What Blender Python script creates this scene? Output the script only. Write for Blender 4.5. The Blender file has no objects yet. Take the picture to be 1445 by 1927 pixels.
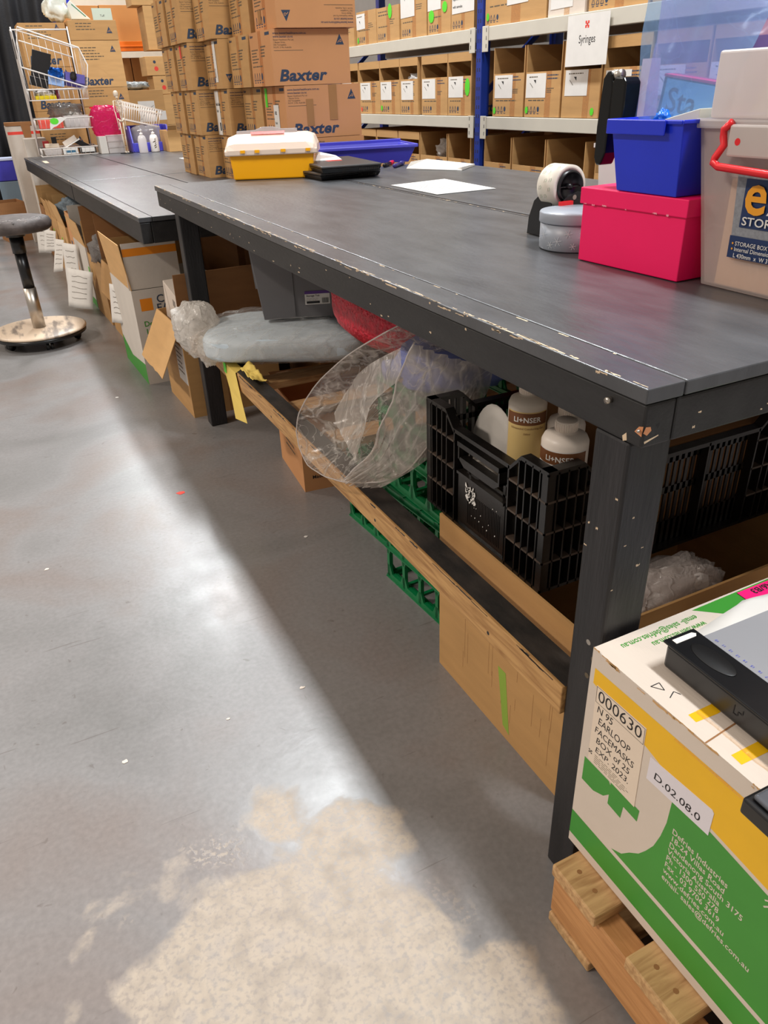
import bpy, bmesh, math, random
from mathutils import Vector, Matrix, noise
random.seed(7)
scn = bpy.context.scene
COL = scn.collection
PI = math.pi

# ------------------------------------------------------------------ camera
CR = [[0.8938680611558442, 0.24862318146491602, -0.3730769396300922],
      [-0.4469195737592987, 0.4281804496342564, -0.785445349557697],
      [-0.03553566991487246, 0.8688198985919174, 0.4938513946263913]]
CL = (-0.5944907706540173, -0.5678818809471476, 1.196693962334693)
cd = bpy.data.cameras.new('camera')
cam = bpy.data.objects.new('camera', cd); COL.objects.link(cam)
m4 = Matrix(CR).to_4x4(); m4.translation = Vector(CL); cam.matrix_world = m4
cd.sensor_fit = 'VERTICAL'; cd.sensor_height = 24.0; cd.lens = 1404.98 * 24.0 / 1927.0
cd.clip_start = 0.02; cd.clip_end = 60
scn.camera = cam

# ------------------------------------------------------------------ world, lamps, exposure
w = bpy.data.worlds.new('world'); scn.world = w; w.use_nodes = True
w.node_tree.nodes['Background'].inputs[0].default_value = (1.0, 0.90, 0.80, 1)
w.node_tree.nodes['Background'].inputs[1].default_value = 0.38
scn.view_settings.view_transform = 'Standard'; scn.view_settings.look = 'None'
scn.view_settings.exposure = 0.22; scn.view_settings.gamma = 1.0
scn.view_settings.use_curve_mapping = False

def lamp(x, y, z, sx, sy, power, col):
    l = bpy.data.lights.new('ceiling_or_fill_lamp', 'AREA'); l.shape = 'RECTANGLE'; l.size = sx; l.size_y = sy
    l.energy = power; l.color = col
    o = bpy.data.objects.new('ceiling_or_fill_lamp', l); COL.objects.link(o); o.location = (x, y, z)
for yy, pw in ((-0.9, 190), (3.9, 205), (8.6, 205), (13.5, 180)):
    lamp(0.98, yy, 5.0, 0.32, 1.3, pw, (0.93, 0.97, 1.0))
for yy in (1.5, 7.0):  # warm fill row, added to brighten the sides facing the aisle
    lamp(-4.6, yy, 5.0, 0.4, 1.4, 200, (1.0, 0.90, 0.80))

# ------------------------------------------------------------------ materials
MATS = {}
def lin(c):
    return tuple(((v / 255.0) / 12.92 if v / 255.0 <= 0.04045 else ((v / 255.0 + 0.055) / 1.055) ** 2.4) for v in c)
def nodes(name):
    m = bpy.data.materials.new(name); m.use_nodes = True
    nt = m.node_tree; return m, nt, nt.nodes['Principled BSDF'], nt.nodes.new, nt.links.new
def mat(name, rgb, rough=0.5, metal=0.0, var=0.0, vs=8.0, bump=0.0, bs=60.0, stretch=(1, 1, 1), spec=0.5, rgb2=None, coat=0.0, sss=0.0, vth=None):
    """plain procedural material: base colour mottled by noise, optional bump"""
    if name in MATS: return MATS[name]
    m, nt, p, N, L = nodes(name)
    c = lin(rgb)
    tc = N('ShaderNodeTexCoord'); mp = N('ShaderNodeMapping'); mp.inputs['Scale'].default_value = stretch
    L(tc.outputs['Object'], mp.inputs[0])
    ns = N('ShaderNodeTexNoise'); ns.inputs['Scale'].default_value = vs; ns.inputs['Detail'].default_value = 5
    L(mp.outputs[0], ns.inputs['Vector'])
    rp = N('ShaderNodeValToRGB')
    a, b = vth if vth else (0.3, 0.7)
    rp.color_ramp.elements[0].position = a; rp.color_ramp.elements[1].position = b
    c2 = lin(rgb2) if rgb2 else tuple(min(1, v * (1 + var)) for v in c)
    c1 = c if rgb2 else tuple(v * (1 - var) for v in c)
    rp.color_ramp.elements[0].color = (*c1, 1); rp.color_ramp.elements[1].color = (*c2, 1)
    L(ns.outputs[0], rp.inputs[0]); L(rp.outputs[0], p.inputs['Base Color'])
    p.inputs['Roughness'].default_value = rough; p.inputs['Metallic'].default_value = metal
    p.inputs['Specular IOR Level'].default_value = spec
    p.inputs['Coat Weight'].default_value = coat
    if sss:
        p.inputs['Subsurface Weight'].default_value = sss; p.inputs['Subsurface Radius'].default_value = (0.02, 0.015, 0.01)
    if bump:
        n2 = N('ShaderNodeTexNoise'); n2.inputs['Scale'].default_value = bs; n2.inputs['Detail'].default_value = 4
        L(mp.outputs[0], n2.inputs['Vector'])
        bp = N('ShaderNodeBump'); bp.inputs['Strength'].default_value = bump; bp.inputs['Distance'].default_value = 0.01
        L(n2.outputs[0], bp.inputs['Height']); L(bp.outputs[0], p.inputs['Normal'])
    MATS[name] = m; return m
def film(name, rgb, opacity=0.4, rough=0.2, crease=0.0, cs=14.0, bump=0.0, stretch=(1, 1, 1), glow_through=0.5, crgb=None, emis=0):
    """thin plastic film: transparent mixed with diffuse/translucent sheet and crease lines"""
    if name in MATS: return MATS[name]
    m, nt, p, N, L = nodes(name)
    c = lin(rgb)
    tc = N('ShaderNodeTexCoord'); mp = N('ShaderNodeMapping'); mp.inputs['Scale'].default_value = stretch
    L(tc.outputs['Object'], mp.inputs[0])
    wn = N('ShaderNodeTexNoise'); wn.inputs['Scale'].default_value = cs * 0.6; wn.inputs['Detail'].default_value = 4
    L(mp.outputs[0], wn.inputs['Vector'])
    mixv = N('ShaderNodeMix'); mixv.data_type = 'VECTOR'; mixv.inputs['Factor'].default_value = 0.12
    L(mp.outputs[0], mixv.inputs['A']); L(wn.outputs['Color'], mixv.inputs['B'])
    vo = N('ShaderNodeTexVoronoi'); vo.feature = 'DISTANCE_TO_EDGE'; vo.inputs['Scale'].default_value = cs
    L(mixv.outputs['Result'], vo.inputs['Vector'])
    mr = N('ShaderNodeMapRange'); mr.inputs['From Min'].default_value = 0.0; mr.inputs['From Max'].default_value = 0.09
    mr.inputs['To Min'].default_value = opacity + crease; mr.inputs['To Max'].default_value = opacity
    L(vo.outputs['Distance'], mr.inputs['Value'])
    n2 = N('ShaderNodeTexNoise'); n2.inputs['Scale'].default_value = cs * 0.35; n2.inputs['Detail'].default_value = 6
    L(mp.outputs[0], n2.inputs['Vector'])
    ma = N('ShaderNodeMath'); ma.operation = 'MULTIPLY_ADD'; ma.inputs[1].default_value = crease * 0.9; ma.inputs[2].default_value = -crease * 0.45
    L(n2.outputs[0], ma.inputs[0])
    rn_ = N('ShaderNodeTexNoise'); rn_.inputs['Scale'].default_value = cs * 1.1; rn_.inputs['Detail'].default_value = 3; rn_.inputs['Distortion'].default_value = 1.6
    L(mp.outputs[0], rn_.inputs['Vector'])
    r1 = N('ShaderNodeMath'); r1.operation = 'SUBTRACT'; r1.inputs[1].default_value = 0.5; L(rn_.outputs[0], r1.inputs[0])
    r2 = N('ShaderNodeMath'); r2.operation = 'ABSOLUTE'; L(r1.outputs[0], r2.inputs[0])
    r3 = N('ShaderNodeMapRange'); r3.inputs['From Min'].default_value = 0.0; r3.inputs['From Max'].default_value = 0.03
    r3.inputs['To Min'].default_value = crease * 0.8; r3.inputs['To Max'].default_value = 0.0; L(r2.outputs[0], r3.inputs['Value'])
    a0 = N('ShaderNodeMath'); a0.operation = 'ADD'; L(r3.outputs[0], a0.inputs[0]); L(ma.outputs[0], a0.inputs[1])
    ad = N('ShaderNodeMath'); ad.operation = 'ADD'; ad.use_clamp = True
    L(mr.outputs[0], ad.inputs[0]); L(a0.outputs[0], ad.inputs[1])
    tr = N('ShaderNodeBsdfTransparent')
    tint = tuple(0.55 + 0.45 * v / max(c) for v in c); tr.inputs[0].default_value = (*tint, 1)
    p.inputs['Base Color'].default_value = (*c, 1); p.inputs['Roughness'].default_value = rough
    tl = N('ShaderNodeBsdfTranslucent'); tl.inputs[0].default_value = (*c, 1)
    m1 = N('ShaderNodeMixShader'); m1.inputs[0].default_value = glow_through
    L(p.outputs[0], m1.inputs[1]); L(tl.outputs[0], m1.inputs[2])
    m2 = N('ShaderNodeMixShader'); L(ad.outputs[0], m2.inputs[0]); L(tr.outputs[0], m2.inputs[1]); L(m1.outputs[0], m2.inputs[2])
    if bump:
        bp = N('ShaderNodeBump'); bp.inputs['Strength'].default_value = bump; bp.inputs['Distance'].default_value = 0.02
        L(mr.outputs[0], bp.inputs['Height']); L(bp.outputs[0], p.inputs['Normal'])
    L(m2.outputs[0], nt.nodes['Material Output'].inputs[0])
    MATS[name] = m; return m
def wood(name, a, b, along=(1, 1, 1), rough=0.6, bump=0.25):
    if name in MATS: return MATS[name]
    m, nt, p, N, L = nodes(name)
    tc = N('ShaderNodeTexCoord'); mp = N('ShaderNodeMapping'); mp.inputs['Scale'].default_value = along
    L(tc.outputs['Object'], mp.inputs[0])
    n1 = N('ShaderNodeTexNoise'); n1.inputs['Scale'].default_value = 7; n1.inputs['Detail'].default_value = 7; n1.inputs['Distortion'].default_value = 0.5
    L(mp.outputs[0], n1.inputs['Vector'])
    rp = N('ShaderNodeValToRGB'); rp.color_ramp.elements[0].position = 0.32; rp.color_ramp.elements[1].position = 0.62
    rp.color_ramp.elements[0].color = (*lin(a), 1); rp.color_ramp.elements[1].color = (*lin(b), 1)
    L(n1.outputs[0], rp.inputs[0]); L(rp.outputs[0], p.inputs['Base Color'])
    p.inputs['Roughness'].default_value = rough
    bp = N('ShaderNodeBump'); bp.inputs['Strength'].default_value = bump; bp.inputs['Distance'].default_value = 0.004
    L(n1.outputs[0], bp.inputs['Height']); L(bp.outputs[0], p.inputs['Normal'])
    MATS[name] = m; return m

def floor_material():
    m, nt, p, N, L = nodes('painted_concrete')
    tc = N('ShaderNodeTexCoord')
    def noi(s, d=5, dist=0, scl=(1, 1, 1)):
        mp = N('ShaderNodeMapping'); mp.inputs['Scale'].default_value = scl; L(tc.outputs['Object'], mp.inputs[0])
        n = N('ShaderNodeTexNoise'); n.inputs['Scale'].default_value = s; n.inputs['Detail'].default_value = d; n.inputs['Distortion'].default_value = dist
        L(mp.outputs[0], n.inputs['Vector']); return n.outputs[0]
    def ramp(src, stops):
        r = N('ShaderNodeValToRGB'); e = r.color_ramp.elements
        while len(e) < len(stops): e.new(0.5)
        for i, (q, c) in enumerate(stops): e[i].position = q; e[i].color = (*c, 1) if len(c) == 3 else c
        L(src, r.inputs[0]); return r.outputs[0]
    def math_(op, a, b=None, c=None, clamp=False):
        n = N('ShaderNodeMath'); n.operation = op; n.use_clamp = clamp
        for i, v in enumerate((a, b, c)):
            if v is None: continue
            if isinstance(v, (int, float)): n.inputs[i].default_value = v
            else: L(v, n.inputs[i])
        return n.outputs[0]
    def mixc(f, a, b):
        n = N('ShaderNodeMix'); n.data_type = 'RGBA'
        L(f, n.inputs['Factor']) if not isinstance(f, float) else setattr(n.inputs['Factor'], 'default_value', f)
        L(a, n.inputs['A']); L(b, n.inputs['B']); return n.outputs['Result']
    g0, g1, g2 = lin((116, 114, 112)), lin((132, 129, 128)), lin((127, 115, 109))
    base = ramp(noi(1.8, 8, 0.6), [(0.32, g0), (0.5, g1), (0.68, g2)])
    fine = ramp(noi(90, 3), [(0.3, (0.90, 0.90, 0.90)), (0.7, (1.06, 1.06, 1.06))])
    mul = N('ShaderNodeMix'); mul.data_type = 'RGBA'; mul.blend_type = 'MULTIPLY'; mul.inputs['Factor'].default_value = 1
    L(base, mul.inputs['A']); L(fine, mul.inputs['B']); paint = mul.outputs['Result']
    # dirt scuffs: dark specks and long scratches
    sc = ramp(noi(9, 6, 0.2, (1, 6, 1)), [(0.70, (0, 0, 0)), (0.76, (1, 1, 1))])
    sp = ramp(noi(34, 4, 0.5), [(0.69, (0, 0, 0)), (0.73, (1, 1, 1))])
    sl = ramp(noi(11, 5, 0.3, (7, 1, 1)), [(0.72, (0, 0, 0)), (0.78, (1, 1, 1))])
    def scratch(rot, scale, lo):
        mp = N('ShaderNodeMapping'); mp.inputs['Rotation'].default_value = (0, 0, rot); mp.inputs['Scale'].default_value = (1, 26, 1); L(tc.outputs['Object'], mp.inputs[0])
        n = N('ShaderNodeTexNoise'); n.inputs['Scale'].default_value = scale; n.inputs['Detail'].default_value = 3; n.inputs['Distortion'].default_value = 0.1; L(mp.outputs[0], n.inputs['Vector'])
        return ramp(n.outputs[0], [(lo, (0, 0, 0)), (lo + 0.03, (1, 1, 1))])
    lines = math_('ADD', math_('ADD', scratch(0.6, 3.2, 0.71), scratch(-0.35, 2.6, 0.72)), scratch(1.9, 3.6, 0.72))
    marks = math_('MULTIPLY', math_('ADD', math_('ADD', math_('ADD', sc, sl), sp), lines, clamp=True), 0.42)
    dk = N('ShaderNodeRGB'); dk.outputs[0].default_value = (*lin((86, 76, 70)), 1)
    paint = mixc(marks, paint, dk.outputs[0])
    # worn patch of bare concrete near the front of the aisle
    sx = N('ShaderNodeSeparateXYZ'); L(tc.outputs['Object'], sx.inputs[0])
    dx = math_('MULTIPLY', math_('ADD', sx.outputs[0], 0.47), 1.85); dy = math_('MULTIPLY', math_('ADD', sx.outputs[1], 0.12), 1.18)
    dist = math_('SQRT', math_('ADD', math_('MULTIPLY', dx, dx), math_('MULTIPLY', dy, dy)))
    edge = math_('ADD', dist, math_('MULTIPLY', math_('SUBTRACT', noi(5, 9, 0.3), 0.5), 1.05))
    msk = ramp(edge, [(0.58, (1, 1, 1)), (0.65, (0, 0, 0))])
    spk = ramp(noi(120, 9), [(0.36, (0.5, 0.5, 0.5)), (0.52, (1, 1, 1))])
    msk = math_('MULTIPLY', msk, spk)
    # smaller chips of the same wear
    far = ramp(math_('ADD', math_('MULTIPLY', dist, -0.28), noi(4.5, 9, 0.2)), [(0.44, (0, 0, 0)), (0.52, (1, 1, 1))])
    spk2 = ramp(noi(110, 3), [(0.50, (0, 0, 0)), (0.60, (1, 1, 1))])
    msk = math_('MAXIMUM', msk, math_('MULTIPLY', math_('MULTIPLY', far, spk2), 0.7))
    conc = ramp(noi(22, 8), [(0.3, lin((150, 138, 126))), (0.55, lin((172, 158, 142))), (0.75, lin((156, 146, 138)))])
    colr = mixc(msk, paint, conc)
    L(colr, p.inputs['Base Color'])
    rr = math_('ADD', math_('MULTIPLY', noi(14, 6), 0.16), 0.235)
    L(math_('ADD', rr, math_('MULTIPLY', msk, 0.22)), p.inputs['Roughness'])
    p.inputs['Specular IOR Level'].default_value = 0.45
    bp = N('ShaderNodeBump'); bp.inputs['Strength'].default_value = 0.12; bp.inputs['Distance'].default_value = 0.004
    L(math_('SUBTRACT', noi(30, 6), math_('MULTIPLY', msk, 0.4)), bp.inputs['Height']); L(bp.outputs[0], p.inputs['Normal'])
    return m

M_FLOOR = floor_material()
CARD = mat('cardboard', (190, 146, 92), 0.75, var=0.07, vs=5, bump=0.05, bs=25, stretch=(1, 1, 6))
CARDL = mat('light_cardboard', (206, 162, 106), 0.75, var=0.07, vs=5, bump=0.05, bs=25, stretch=(1, 1, 6))
CARDO = mat('orange_cardboard', (204, 146, 96), 0.75, var=0.05, vs=5, bump=0.04, bs=25)
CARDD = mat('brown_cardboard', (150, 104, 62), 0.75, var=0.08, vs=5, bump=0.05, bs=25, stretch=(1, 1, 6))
CARDW = mat('white_cardboard', (214, 200, 186), 0.6, var=0.04, vs=6, bump=0.08, bs=40, stretch=(6, 1, 1))
TAPE = mat('packing_tape', (168, 122, 76), 0.25, var=0.05)
CTAPE = film('clear_tape', (205, 180, 150), 0.22, 0.12, 0.12, 40, 0.3)
INK = mat('navy_ink', (44, 62, 86), 0.6, var=0.1)
INKG = mat('grey_ink', (96, 84, 66), 0.7, var=0.1)
INKK = mat('black_ink', (28, 26, 28), 0.6)
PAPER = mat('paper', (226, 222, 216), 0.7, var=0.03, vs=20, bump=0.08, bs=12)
PAPERG = mat('grey_white_paper', (204, 198, 190), 0.7, var=0.03, vs=20, bump=0.1, bs=12)  # greyer white than the plain paper
GREENT = mat('green_tape', (92, 214, 48), 0.5)
REDT = mat('red_sticker', (232, 70, 58), 0.5)
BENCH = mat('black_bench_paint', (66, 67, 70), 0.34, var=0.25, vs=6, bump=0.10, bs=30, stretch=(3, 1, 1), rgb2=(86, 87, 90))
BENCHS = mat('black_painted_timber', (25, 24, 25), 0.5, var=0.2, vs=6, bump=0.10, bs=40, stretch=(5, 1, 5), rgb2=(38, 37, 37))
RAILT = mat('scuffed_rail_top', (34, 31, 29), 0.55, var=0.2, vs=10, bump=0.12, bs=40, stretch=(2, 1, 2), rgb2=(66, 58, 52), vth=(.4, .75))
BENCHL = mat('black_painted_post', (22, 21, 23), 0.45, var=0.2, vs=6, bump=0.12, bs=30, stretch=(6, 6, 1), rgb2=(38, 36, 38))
CHIP = mat('bare_wood_chip', (214, 190, 160), 0.8, var=0.15, vs=60)
PINE = wood('pine', (156, 112, 64), (198, 154, 98), (14, 1.2, 14))
PINEX = wood('pallet_pine', (168, 126, 82), (206, 166, 116), (2, 14, 14))
PINEY = wood('pallet_stringer_pine', (178, 124, 74), (204, 148, 94), (14, 1.2, 14))
GREYST = mat('grey_beam_steel', (204, 198, 184), 0.4, var=0.03)
BLUEST = mat('blue_upright_steel', (24, 52, 140), 0.35, var=0.08)
ORSTEEL = mat('orange_beam_steel', (240, 112, 20), 0.4)
DARK = mat('dark_board', (40, 34, 30), 0.8)
BLACKP = mat('black_plastic', (20, 20, 22), 0.32, var=0.2, vs=20)
BLACKC = mat('crate_black_plastic', (14, 13, 12), 0.3, var=0.25, vs=9, rgb2=(34, 28, 25), vth=(.4, .75), bump=0.05)
GREENP = mat('green_crate_plastic', (8, 118, 66), 0.35, var=0.12, vs=8)
CHROME = mat('brushed_steel', (190, 182, 172), 0.34, metal=1.0, var=0.05, vs=30, stretch=(30, 30, 1))
WHITEW = mat('white_wire', (226, 220, 214), 0.35)
BLUEP = mat('blue_plastic', (30, 52, 206), 0.28, var=0.06, sss=0.0)
VIOLETP = mat('violet_plastic', (72, 70, 190), 0.4, var=0.05)
PINKC = mat('pink_box_card', (252, 0, 98), 0.55, var=0.03)
REDP = mat('red_plastic', (226, 32, 40), 0.3)
WHITEP = mat('white_plastic', (232, 226, 222), 0.4, var=0.02)

# ------------------------------------------------------------------ mesh building
_txt = {}
def text_geo(s, bold=0.0, shear=0.0, align='LEFT'):
    key = (s, bold, shear)
    if key in _txt: return _txt[key]
    cu = bpy.data.curves.new('t', 'FONT'); cu.body = s; cu.size = 1.0; cu.offset = bold; cu.shear = shear
    cu.resolution_u = 3; cu.space_character = 1.0 + bold * 1.5; cu.fill_mode = 'FRONT'
    o = bpy.data.objects.new('t', cu); COL.objects.link(o)
    dg = bpy.context.evaluated_depsgraph_get(); dg.update()
    me = bpy.data.meshes.new_from_object(o.evaluated_get(dg))
    vs = [(v.co.x, v.co.y) for v in me.vertices]; fs = [tuple(p.vertices) for p in me.polygons]
    bpy.data.objects.remove(o); bpy.data.curves.remove(cu); bpy.data.meshes.remove(me)
    wd = (max(v[0] for v in vs) if vs else 0.0)
    _txt[key] = (vs, fs, wd); return _txt[key]

class F:
    """a face frame: origin o, right u, up v (outside view)"""
    def __init__(s, o, u, v, eps=0.0003):
        s.o, s.u, s.v = Vector(o), Vector(u).normalized(), Vector(v).normalized(); s.n = s.u.cross(s.v); s.eps = eps
    def p(s, x, y, k=1): return s.o + s.u * x + s.v * y + s.n * (s.eps * k)
    def flip(s, w_, h_):
        return F(s.o + s.u * w_ + s.v * h_, -s.u, -s.v, s.eps)

class MB:
    def __init__(s): s.v = []; s.f = []; s.mi = []; s.mats = []; s.sm = []; s.X = Matrix.Identity(4)
    def m(s, mt):
        if mt not in s.mats: s.mats.append(mt)
        return s.mats.index(mt)
    def add(s, vs, fs, mt, smooth=False):
        b = len(s.v); i = s.m(mt)
        s.v += [tuple(s.X @ Vector(v)) for v in vs]
        for f in fs: s.f.append(tuple(b + k for k in f)); s.mi.append(i); s.sm.append(smooth)
        return s
    def box(s, x0, y0, z0, x1, y1, z1, mt):
        vs = [(x0, y0, z0), (x1, y0, z0), (x1, y1, z0), (x0, y1, z0), (x0, y0, z1), (x1, y0, z1), (x1, y1, z1), (x0, y1, z1)]
        return s.add(vs, [(0, 3, 2, 1), (4, 5, 6, 7), (0, 1, 5, 4), (1, 2, 6, 5), (2, 3, 7, 6), (3, 0, 4, 7)], mt)
    def taper(s, b, t, z0, z1, mt):   # b, t = (x0,y0,x1,y1)
        vs = [(b[0], b[1], z0), (b[2], b[1], z0), (b[2], b[3], z0), (b[0], b[3], z0), (t[0], t[1], z1), (t[2], t[1], z1), (t[2], t[3], z1), (t[0], t[3], z1)]
        return s.add(vs, [(0, 3, 2, 1), (4, 5, 6, 7), (0, 1, 5, 4), (1, 2, 6, 5), (2, 3, 7, 6), (3, 0, 4, 7)], mt)
    def beam(s, a, b, wd, th, mt, up=(0, 0, 1)):
        a, b = Vector(a), Vector(b); d = (b - a).normalized(); up = Vector(up)
        r = d.cross(up); r = r.normalized() if r.length > 1e-6 else Vector((1, 0, 0)); q = r.cross(d)
        vs = []
        for pnt in (a, b):
            for i, j in ((-1, -1), (1, -1), (1, 1), (-1, 1)): vs.append(pnt + r * (i * wd / 2) + q * (j * th / 2))
        return s.add(vs, [(0, 1, 2, 3), (7, 6, 5, 4), (0, 4, 5, 1), (1, 5, 6, 2), (2, 6, 7, 3), (3, 7, 4, 0)], mt)
    def prism(s, poly, fr, th, mt, sm=False):
        """polygon in face frame coords extruded inward by th (front face at +0)"""
        n = len(poly); a = [fr.p(x, y) for x, y in poly]; b = [q - fr.n * th for q in a]
        fs = [tuple(range(n)), tuple(range(2 * n - 1, n - 1, -1))] + [(i, n + i, n + (i + 1) % n, (i + 1) % n) for i in range(n)]
        return s.add(a + b, fs, mt, sm)
    def decal(s, poly, fr, mt, k=1):
        return s.add([fr.p(x, y, k) for x, y in poly], [tuple(range(len(poly)))], mt)
    def rect(s, fr, x0, y0, x1, y1, mt, k=1):
        return s.decal([(x0, y0), (x1, y0), (x1, y1), (x0, y1)], fr, mt, k)
    def text(s, txt, fr, x, y, size, mt, bold=0.0, shear=0.0, rot=0.0, k=2, width=None, sx=1.0):
        vs, fs, wd = text_geo(txt, bold, shear)
        if not vs: return s
        if width: sx = width / (wd * size)
        ca, sa = math.cos(rot), math.sin(rot)
        out = []
        for a, b in vs:
            a, b = a * size * sx, b * size; out.append(fr.p(x + a * ca - b * sa, y + a * sa + b * ca, k))
        return s.add(out, fs, mt)
    def line(s, fr, pts, wd, mt, k=2):
        for (x0, y0), (x1, y1) in zip(pts[:-1], pts[1:]):
            d = Vector((x1 - x0, y1 - y0)); 
            if d.length < 1e-7: continue
            n = Vector((-d.y, d.x)).normalized() * wd / 2
            s.decal([(x0 - n.x, y0 - n.y), (x1 - n.x, y1 - n.y), (x1 + n.x, y1 + n.y), (x0 + n.x, y0 + n.y)], fr, mt, k)
        return s
    def tube(s, pts, r, mt, n=8, closed=False, radii=None):
        pts = [Vector(q) for q in pts]; N_ = len(pts); vs = []; prev = None
        for i, q in enumerate(pts):
            if closed: d = pts[(i + 1) % N_] - pts[i - 1]
            else: d = pts[min(i + 1, N_ - 1)] - pts[max(i - 1, 0)]
            d.normalize()
            if prev is None:
                up = Vector((0, 0, 1)) if abs(d.z) < 0.9 else Vector((1, 0, 0)); a = d.cross(up).normalized()
            else:
                a = (prev - d * prev.dot(d)); a = a.normalized() if a.length > 1e-6 else d.orthogonal().normalized()
            prev = a; b = d.cross(a); rr = radii[i] if radii else r
            for k in range(n):
                t = 2 * PI * k / n; vs.append(q + a * (math.cos(t) * rr) + b * (math.sin(t) * rr))
        fs = []
        for i in range(N_ if closed else N_ - 1):
            j = (i + 1) % N_
            for k in range(n): fs.append((i * n + k, i * n + (k + 1) % n, j * n + (k + 1) % n, j * n + k))
        if not closed: fs += [tuple(reversed(range(n))), tuple((N_ - 1) * n + k for k in range(n))]
        return s.add(vs, fs, mt, True)
    def lathe(s, prof, mt, n=32, c=(0, 0, 0), smooth=True, sx=1, sy=1, cap=True):
        vs = []; fs = []
        for r, z in prof:
            for k in range(n):
                t = 2 * PI * k / n; vs.append((c[0] + r * sx * math.cos(t), c[1] + r * sy * math.sin(t), c[2] + z))
        for i in range(len(prof) - 1):
            for k in range(n): fs.append((i * n + k, i * n + (k + 1) % n, (i + 1) * n + (k + 1) % n, (i + 1) * n + k))
        if cap and prof[0][0] > 1e-6: fs.append(tuple(reversed(range(n))))
        if cap and prof[-1][0] > 1e-6: fs.append(tuple((len(prof) - 1) * n + k for k in range(n)))
        return s.add(vs, fs, mt, smooth)
    def grid(s, fn, nu, nv, mt, smooth=True, closed_u=False):
        vs = [fn(i / (nu if closed_u else nu - 1), j / (nv - 1)) for j in range(nv) for i in range(nu)]
        fs = []
        for j in range(nv - 1):
            for i in range(nu if closed_u else nu - 1):
                i2 = (i + 1) % nu; fs.append((j * nu + i, j * nu + i2, (j + 1) * nu + i2, (j + 1) * nu + i))
        return s.add(vs, fs, mt, smooth)
    def obj(s, name, parent=None, bevel=0.0, solid=0.0, sub=0, seg=2, loc=None):
        me = bpy.data.meshes.new(name); me.from_pydata(s.v, [], s.f)
        for mt in s.mats: me.materials.append(mt)
        me.polygons.foreach_set('material_index', s.mi); me.polygons.foreach_set('use_smooth', s.sm); me.update()
        o = bpy.data.objects.new(name, me); COL.objects.link(o)
        if parent: o.parent = parent
        if loc: o.location = loc
        if sub: q = o.modifiers.new('s', 'SUBSURF'); q.levels = sub; q.render_levels = sub
        if solid: q = o.modifiers.new('so', 'SOLIDIFY'); q.thickness = solid
        if bevel: q = o.modifiers.new('b', 'BEVEL'); q.width = bevel; q.segments = seg; q.limit_method = 'ANGLE'; q.angle_limit = 0.7
        return o

def thing(name, label, cat, loc=(0, 0, 0), rz=0.0, group=None, rx=0.0, ry=0.0):
    o = bpy.data.objects.new(name, None); COL.objects.link(o); o.empty_display_size = 0.05
    o.location = loc; o.rotation_euler = (rx, ry, rz); o['label'] = label; o['category'] = cat
    if group: o['group'] = group
    return o
def tag(o, label, cat, group=None):
    o['label'] = label; o['category'] = cat
    if group: o['group'] = group
    return o
def struct(o): o['kind'] = 'structure'; return o
def rad(d): return math.radians(d)
def faces(w_, d_, h_):
    """outside face frames of a box centred on x,y with base z=0"""
    a, b = w_ / 2, d_ / 2
    return dict(near=F((-a, -b, 0), (1, 0, 0), (0, 0, 1)), left=F((-a, b, 0), (0, -1, 0), (0, 0, 1)),
                right=F((a, -b, 0), (0, 1, 0), (0, 0, 1)), back=F((a, b, 0), (-1, 0, 0), (0, 0, 1)), top=F((-a, -b, h_), (1, 0, 0), (0, 1, 0)))

# ------------------------------------------------------------------ setting
struct(MB().box(-7, -4, -0.05, 8, 17, 0, M_FLOOR).obj('floor'))
WALLC = mat('cream_wall', (226, 208, 186), 0.8, var=0.03)
WALLD = mat('grey_wall', (120, 112, 104), 0.8, var=0.05)
struct(MB().box(-7, 14.0, 0, 8, 14.1, 4.2, WALLC).obj('wall_back'))
struct(MB().box(3.5, -4, 0, 3.6, 14.0, 4.2, WALLD).obj('wall_right'))

# ------------------------------------------------------------------ near packing bench
H = 0.9; L1 = 2.627; W1 = 1.28
t = thing('packing_bench', 'long black painted timber packing bench with chipped edges, nearest the camera', 'bench')
b = MB(); b.box(0.058, 0.0, 0.882, 0.622, L1, 0.9, BENCH)
rn = random.Random(3)
def chips(b, fr, length, n, h0, h1, l0=0.004, l1=0.05, mt=CHIP):
    for _ in range(n):
        c = rn.random() * length; l = rn.uniform(l0, l1) * rn.random() + 0.003; y = rn.uniform(h0, h1); q = rn.uniform(0.0008, 0.0028)
        k = 6; top = [(c + l * i / k, y + q * rn.random() + 0.0005) for i in range(k + 1)]
        bot = [(c + l * i / k, y - q * rn.random() * 0.8) for i in range(k, -1, -1)]
        b.decal(top + bot, fr, mt, 0.6)
o = b.obj('top_panel', t, bevel=0.002); o['label'] = 'front sheet of the bench top'
b = MB(); b.box(0.650, 0.0, 0.882, W1, L1, 0.9, BENCH); b.obj('top_panel', t, bevel=0.002)
b = MB(); b.box(0.0, 0.0, 0.882, 0.0555, L1, 0.9, BENCH)
top_e = F((0, L1, 0.9), (0, -1, 0), (1, 0, 0)); 
frt = F((0, L1, 0.882), (0, -1, 0), (0, 0, 1))
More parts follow.
